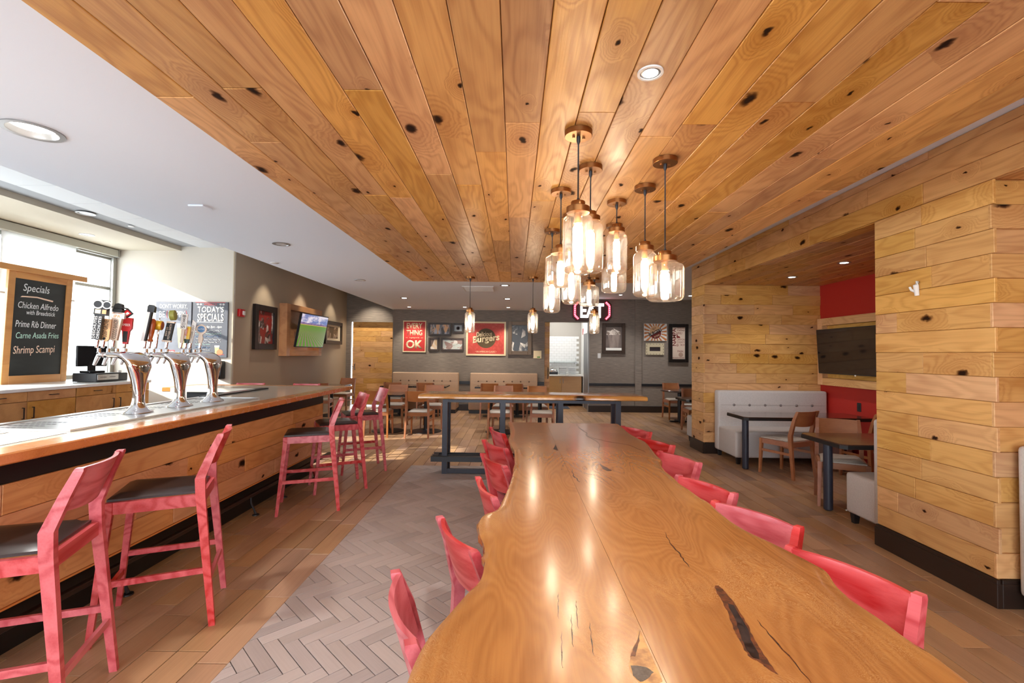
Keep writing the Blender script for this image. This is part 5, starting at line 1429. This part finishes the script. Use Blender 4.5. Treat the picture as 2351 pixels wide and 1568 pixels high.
obj('bucket_print', MB().xprism([(-0.10, 0.15), (0.12, 0.15), (0.16, 0.50), (-0.16, 0.50)], yy - 0.002, yy), noisy('bucket grey', S(150, 136, 128), S(120, 106, 100), (14, 14, 3), 0.3, 0.7, 0.4), t)
obj('fries_print', MB().xprism([(-0.19, 0.49), (0.19, 0.49), (0.17, 0.58), (0.08, 0.62), (0.0, 0.66), (-0.08, 0.60), (-0.18, 0.60)], yy - 0.0025, yy), bw_art('pale fries', S(206, 196, 186), S(230, 222, 214), S(140, 126, 116), (16, 1, 16)), t)
obj('table_print', MB().xprism(rect(-0.21, 0.21, 0.085, 0.15), yy - 0.0015, yy), INKW, t)
tag(obj('light_switch', MB().box(-0.04, 0.04, -0.01, 0, -0.065, 0.065, 0.002).box(-0.012, 0.012, -0.014, -0.01, -0.025, 0.025), TRIMWHITE, None, (2.24, YB - 0.001, 1.48)), 'white light switch right of the kitchen opening', 'switch')
t, w_, h_ = panel_sign('sunburst_sign', 'orange and white sunburst best burgers sign on the back wall', 'sign', 3.417, 4.017, 1.887, 2.343, YB - 0.001, 0.03, HWHT)
for k in range(18):
    a0, a1 = 2 * PI * k / 18, 2 * PI * (k + 0.5) / 18
    pts = [(0.05 * math.cos(a0), 0.05 * math.sin(a0))]
    for q in range(5):
        a = a0 + (a1 - a0) * q / 4; rr_ = min(0.294 / max(1e-3, abs(math.cos(a))), 0.222 / max(1e-3, abs(math.sin(a)))); pts.append((rr_ * math.cos(a), rr_ * math.sin(a)))
    obj('ray', MB().xprism([(x, z + h_ / 2) for x, z in pts], -0.0308, -0.03), mat('ray orange', S(196, 120, 62), 0.6), t)
obj('disc', MB().lathe([(0.165, 0), (0.165, 0.0015)], 36), INKW, t, (0, -0.0305, h_ / 2), (R(90), 0, 0))
ca_ = [(0.15 * math.cos(R(210 + 180 * q / 14)), 0.15 * math.sin(R(210 + 180 * q / 14)) - 0.02) for q in range(15)]
obj('disc_lower', MB().xprism([(x, z + h_ / 2) for x, z in ca_], -0.0332, -0.0322), mat('maroon ink', S(110, 24, 22), 0.6), t)
cb_ = [(0.15 * math.cos(R(30 + 180 * q / 14)), 0.15 * math.sin(R(30 + 180 * q / 14)) + 0.02) for q in range(15)]
obj('disc_upper', MB().xprism([(x, z + h_ / 2) for x, z in cb_], -0.0332, -0.0322), mat('peach ink', S(226, 186, 140), 0.6), t)
text('BEST', -0.03, h_ / 2 + 0.095, 0.1, 0.05, mat('maroon ink', S(110, 24, 22), 0.6), t, -0.0334, 0.001, R(-25)); text('BURGERS', -0.005, h_ / 2, 0.36, 0.095, BLACKINK, t, -0.0336, 0.001, R(-25), 0, 0.03); text('IN TOWN', 0.04, h_ / 2 - 0.095, 0.15, 0.045, CREAMINK, t, -0.0334, 0.001, R(-25))
t, w_, h_, yy = pic('cream_frame', 'small ornate cream frame below the sunburst sign', 3.465, 3.948, 1.518, 1.824, 0.10, 0.035, mat('antique cream', S(206, 194, 164), 0.5), mat('dark strip photo', S(60, 52, 56), 0.3), wall='back')
for k in range(6):
    for z in (0.022, h_ - 0.022): obj('notch', MB().box(-0.2 + k * 0.08 - 0.012, -0.2 + k * 0.08 + 0.012, -0.037, -0.035, z - 0.005, z + 0.005), BLACKINK, t)
for z in (0.07, 0.15, 0.23):
    for x in (-0.218, 0.218): obj('notch', MB().box(x - 0.005, x + 0.005, -0.037, -0.035, z - 0.02, z + 0.02), BLACKINK, t)
t, w_, h_, yy = pic('town_picture', 'tall black framed print of maroon town words at the right of the back wall', 4.074, 4.58, 1.329, 2.338, 0.085, 0.06, FRAMEBLK, mat('pale print paper', S(206, 186, 170), 0.6), wall='back')
MAR = mat('maroon ink', S(110, 24, 22), 0.6)
text('NAMPA', -0.115, 0.665, 0.46, 0.09, MAR, t, yy, 0.001, R(-90), 0, 0.02)
for s_, x, z, w2, h2 in (('TREASURE', 0.055, 0.905, 0.2, 0.03), ('Valley', 0.055, 0.845, 0.21, 0.06), ('NNU', 0.02, 0.77, 0.14, 0.065), ('CANYON', 0.055, 0.60, 0.21, 0.05), ('COUNTY', 0.055, 0.53, 0.21, 0.05), ('BOI', 0.105, 0.46, 0.1, 0.05), ('*', -0.03, 0.45, 0.08, 0.08), ('PARK', 0.055, 0.29, 0.16, 0.05), ('SNAKE RIVER', 0.0, 0.115, 0.31, 0.035)):
    text(s_, x, z, w2, h2, MAR, t, yy, 0.001)
obj('state_print', MB().xprism([(-0.05, 0.64), (0.05, 0.64), (0.03, 0.68), (-0.02, 0.70), (-0.04, 0.76), (-0.055, 0.76)], yy - 0.001, yy), MAR, t)
obj('grey_print', MB().lathe([(0.06, 0), (0.06, 0.001)], 18), mat('faded print', S(170, 140, 124), 0.6), t, (0.06, yy, 0.20), (R(90), 0, 0))

# EAT sign
eat = thing('eat_sign', 'glowing EAT sign with red brackets above the kitchen opening', 'sign', (2.04, YB - 0.001, 2.39))
out = [(-0.42, 0.0), (0.42, 0.0), (0.52, 0.10), (0.52, 0.45), (0.42, 0.56), (-0.42, 0.56), (-0.52, 0.45), (-0.52, 0.10)]
obj('backing', MB().xprism(out, -0.03, 0), mat('sign backing', S(56, 34, 26), 0.5), eat)
LITW = mat('lit white letters', (1, 1, 1, 1), 0.5, emit=(1, 0.98, 0.95, 1), es=0.9)
LITR = mat('lit red bracket', (0.8, 0.05, 0.08, 1), 0.4, emit=(1.0, 0.07, 0.14, 1), es=1.1)
text('EAT', 0.0, 0.28, 0.62, 0.385, LITW, eat, -0.045, 0.03, 0, 0, 0.03, 'letters')
for s in (-1, 1):
    pts = [(s * 0.36, 0.505), (s * 0.455, 0.41), (s * 0.455, 0.15), (s * 0.36, 0.055)]
    bm_ = MB()
    for i in range(3): bm_.beam((pts[i][0], -0.055, pts[i][1]), (pts[i + 1][0], -0.055, pts[i + 1][1]), 0.05, 0.045, (0, 1, 0))
    br = obj('bracket', bm_, LITR, eat)
    for i in range(3):
        n_ = 5 if i == 1 else 3
        for q in range(n_):
            tq = (q + 0.5) / n_; x = pts[i][0] + (pts[i + 1][0] - pts[i][0]) * tq; z = pts[i][1] + (pts[i + 1][1] - pts[i][1]) * tq
            obj('bulb', MB().lathe([(0.012, 0), (0.010, 0.008), (0, 0.012)], 8), LITW, br, (x, -0.078, z), (R(90), 0, 0))


# ------------------------------------------------------------------ pendants
def pendant(label, x, y, ztop, kind):
    t = thing('pendant_lamp', label, 'pendant lamp', (x, y, 2.4995), 0, 'amber glass pendants')
    obj('canopy', MB().lathe([(0.062, 0.0), (0.062, -0.022), (0.060, -0.024), (0.0, -0.024)], 28).tube([(-0.022, -0.005, -0.022), (-0.022, -0.005, -0.032)], 0.006, 8).tube([(0.024, 0.006, -0.022), (0.024, 0.006, -0.032)], 0.006, 8), BRONZE, t, smooth=40)
    zt = ztop - 2.4995
    obj('cord', MB().lathe([(0.009, -0.024), (0.009, -0.045), (0.0035, -0.06), (0.0035, zt + 0.07), (0.008, zt + 0.06), (0.008, zt + 0.045)], 10), CORD, t, smooth=50)
    if kind == 'tall': r, h, rn = 0.067, 0.272, 0.050
    else: r, h, rn = 0.093, 0.200, 0.058
    obj('cap', MB().lathe([(0.012, zt + 0.056), (0.030, zt + 0.053), (0.032, zt + 0.050), (0.032, zt + 0.030), (rn, zt + 0.028), (rn + 0.002, zt + 0.026), (rn + 0.002, zt + 0.002), (rn, zt)], 28), BRONZE, t, smooth=40)
    pr_ = [(rn - 0.004, zt + 0.004), (rn - 0.002, zt - 0.006), (r - 0.014, zt - 0.014), (r - 0.004, zt - 0.022), (r, zt - 0.036), (r, zt - h + 0.030), (r - 0.004, zt - h + 0.014), (r - 0.016, zt - h + 0.003), (r * 0.5, zt - h), (0.0, zt - h + 0.002)]
    obj('glass_shade', MB().lathe(pr_, 40), GLASS, t, smooth=60)
    bl = 0.15 if kind == 'tall' else 0.105
    obj('socket', MB().lathe([(0.017, zt), (0.017, zt - 0.045), (0.012, zt - 0.047)], 14), BRONZE, t, smooth=40)
    obj('bulb', MB().lathe([(0.011, zt - 0.047), (0.022, zt - 0.065), (0.022, zt - 0.06 - bl * 0.85), (0.009, zt - 0.06 - bl), (0.0, zt - 0.062 - bl)], 14), BULB, t, smooth=60)
    return t


P = [(0.277, 2.073, 2.13, 'tall', 'tall amber glass pendant nearest the camera, front left of the cluster'), (0.395, 2.463, 2.205, 'tall', 'tall amber glass pendant directly behind the nearest one'),
     (0.758, 2.364, 1.975, 'squat', 'wide amber glass pendant hanging lowest at the right of the cluster'), (0.762, 2.745, 2.115, 'tall', 'tall amber pendant just left of the lowest wide one'),
     (0.654, 3.014, 2.293, 'tall', 'tall amber pendant hung highest, middle of the cluster'), (0.274, 2.825, 2.11, 'squat', 'wide amber pendant at the left, half behind the nearest tall one'),
     (0.294, 3.736, 2.105, 'tall', 'tall amber pendant at the far left of the cluster, hanging low'), (0.40, 3.317, 2.13, 'tall', 'tall amber pendant below and behind the nearest one, second low one from left'),
     (0.754, 3.565, 2.177, 'squat', 'wide amber pendant behind the highest hung tall one'), (0.70, 4.42, 2.158, 'squat', 'small looking wide amber pendant just above the EAT sign'),
     (-0.585, 6.089, 2.044, 'tall', 'single tall amber pendant over the high table, leftmost of three'), (0.233, 6.058, 2.044, 'tall', 'single tall amber pendant over the high table, middle of three'), (1.034, 6.081, 2.044, 'tall', 'single tall amber pendant over the high table, before the EAT sign')]
for x, y, zt, k, lb in P: pendant(lb, x, y, zt, k)


# ------------------------------------------------------------------ downlights
def downlight(label, x, y, z, r, energy, lit=True, cone=115, trim=TRIMWHITE, deep=False):
    t = thing('downlight', label, 'ceiling light', (x, y, z), 0, 'recessed downlights')
    obj('trim_ring', MB().lathe([(r * 0.78, -0.001), (r * 0.80, -0.006), (r, -0.006), (r, 0.0)], 32, caps=False), trim, t, smooth=40)
    if deep:
        obj('reflector', MB().lathe([(r * 0.82, -0.002), (r * 0.80, 0.006), (r * 0.72, 0.026)], 36, caps=False), TRIMGREY, t, smooth=60)
        obj('lens', MB().lathe([(r * 0.72, 0.026), (0, 0.028)], 32), LAMP, t)
    else: obj('reflector', MB().lathe([(r * 0.78, -0.001), (r * 0.70, -0.0035), (r * 0.60, -0.0042)], 32), TRIMGREY, t, smooth=50)
    if not deep: obj('lens', MB().lathe([(r * 0.60, -0.0042), (r * 0.4, -0.0052), (0, -0.0056)], 32), LAMP if lit else LAMPOFF, t, smooth=50)
    if energy:
        l = bpy.data.lights.new('lamp', 'SPOT'); l.energy = energy; l.spot_size = R(cone); l.spot_blend = 0.7; l.shadow_soft_size = r * 0.6; l.color = (1.0, 0.97, 0.93)
        o = bpy.data.objects.new('lamp', l); COL.objects.link(o); o.parent = t; o.location = (0, 0, -0.03)
    return t


DL = [(-2.56, 2.433, 2.655, 0.13, 45, 'large white downlight nearest the camera over the bar'), (-2.51, 4.977, 2.655, 0.09, 0, 'unlit downlight in the white ceiling above the far bar end'),
      (-2.478, 7.427, 2.655, 0.09, 0, 'unlit downlight in the white ceiling left of the oak ceiling corner'), (-2.325, 9.79, 2.655, 0.085, 42, 'lit downlight before the red tin sign'),
      (-0.173, 7.844, 2.655, 0.085, 42, 'lit downlight just beyond the oak ceiling edge'), (-0.158, 9.765, 2.655, 0.085, 42, 'lit downlight between the oak ceiling and the back wall'),
      (2.593, 11.468, 2.98, 0.06, 42, 'small lit downlight behind the pendants, right of the EAT sign'), (4.334, 11.503, 2.98, 0.10, 42, 'lit downlight beside the oak pillar at the back right'),
      (0.47, 1.63, 2.5, 0.045, 40, 'small bright downlight in the oak ceiling nearest the camera'),
      (3.841, 6.494, 2.61, 0.07, 14, 'downlight in the alcove ceiling, farther one'), (3.847, 5.472, 2.61, 0.07, 14, 'downlight in the alcove ceiling, nearer one'),
      (-5.48, 5.89, 3.236, 0.10, 0, 'unlit white downlight in the tiled ceiling strip'), (-6.25, 6.75, 3.177, 0.09, 0, 'small downlight in the beige soffit by the window')]
for x, y, z, r, e, lb in DL: downlight(lb, x, y, z, r, e, e > 0, trim=TRIMGREY if (z == 2.655 or z == 2.61) else TRIMWHITE, deep=(r == 0.13))
# wall washers
for x, y, e, lb in ((-2.65, 11.70, 45, 'wall washer spot above the red tin sign'), (-1.245, 11.60, 45, 'wall washer spot above the small framed group'), (-0.163, 11.60, 45, 'wall washer spot above the burger sign')):
    t = thing('wall_washer', lb, 'ceiling light', (x, y, 2.655), 0, 'wall washer spots')
    obj('trim_ring', MB().lathe([(0.04, -0.001), (0.05, -0.004), (0.07, -0.004), (0.07, 0.0)], 24), TRIMWHITE, t)
    obj('lens', MB().lathe([(0.04, -0.002), (0, -0.004)], 20), LAMP, t)
    l = bpy.data.lights.new('lamp', 'SPOT'); l.energy = e; l.spot_size = R(80); l.spot_blend = 0.6; l.shadow_soft_size = 0.03; l.color = (1.0, 0.88, 0.72)
    o = bpy.data.objects.new('lamp', l); COL.objects.link(o); o.parent = t; o.location = (0, 0, -0.02); o.rotation_euler = (R(22), 0, 0)
for y, lb in ((12.45, 'unseen wall washer added to brighten the sliding oak door'), (8.75, 'small wall washer above the tall abstract picture'), (10.25, 'small wall washer above the lit television'), (11.95, 'small wall washer above the sepia photograph')):  # the door washer is an unseen lamp added to brighten the oak door
    t = thing('wall_washer', lb, 'ceiling light', (-4.25 if y < 12.2 else -3.95, y, 3.236), 0, 'taupe wall washer spots')
    obj('trim_ring', MB().lathe([(0.04, -0.001), (0.05, -0.004), (0.07, -0.004), (0.07, 0.0)], 24), TRIMWHITE, t)
    obj('lens', MB().lathe([(0.04, -0.002), (0, -0.004)], 20), LAMP, t)
    l = bpy.data.lights.new('lamp', 'SPOT'); l.energy = 26 if y < 12.2 else 60; l.spot_size = R(62 if y < 12.2 else 90); l.spot_blend = 0.7; l.shadow_soft_size = 0.03; l.color = (1.0, 0.88, 0.72)
    o = bpy.data.objects.new('lamp', l); COL.objects.link(o); o.parent = t; o.location = (0, 0, -0.02); o.rotation_euler = (0, R(16), 0) if y < 12.2 else (R(14), 0, 0)

# ceiling extras
cv = thing('ceiling_vent', 'white louvred air vent in the white ceiling beyond the oak ceiling', 'vent', (-0.64, 8.28, 2.655))
obj('frame', MB().box(-0.27, -0.25, -0.3, 0.3, -0.012, 0).box(0.25, 0.27, -0.3, 0.3, -0.012, 0).box(-0.25, 0.25, -0.3, -0.28, -0.012, 0).box(-0.25, 0.25, 0.28, 0.3, -0.012, 0), TRIMWHITE, cv)
for i in range(9): obj('slat', MB().beam((-0.25, -0.24 + i * 0.06, -0.006), (0.25, -0.24 + i * 0.06, -0.006), 0.03, 0.004, (0, 0.5, 1)), TRIMWHITE, cv)
tag(obj('ceiling_sensor', MB().box(-0.06, 0.06, -0.06, 0.06, -0.012, 0, 0.003), WHITE, None, (-2.533, 3.715, 2.655)), 'small square white sensor plate in the white ceiling above the bar', 'sensor')
tag(obj('sprinkler_cover', MB().lathe([(0.05, 0.0), (0.05, -0.006), (0.045, -0.009), (0, -0.01)], 24), TRIMWHITE, None, (-3.13, 6.037, 2.655), smooth=40), 'round flat sprinkler cover near the edge of the white ceiling', 'sprinkler')
tag(obj('sprinkler_cover', MB().lathe([(0.04, 0.0), (0.04, -0.006), (0.035, -0.012), (0, -0.014)], 24), TRIMWHITE, None, (-5.38, 6.48, 3.236), smooth=40), 'small round cover in the tiled ceiling strip by the window', 'sprinkler')
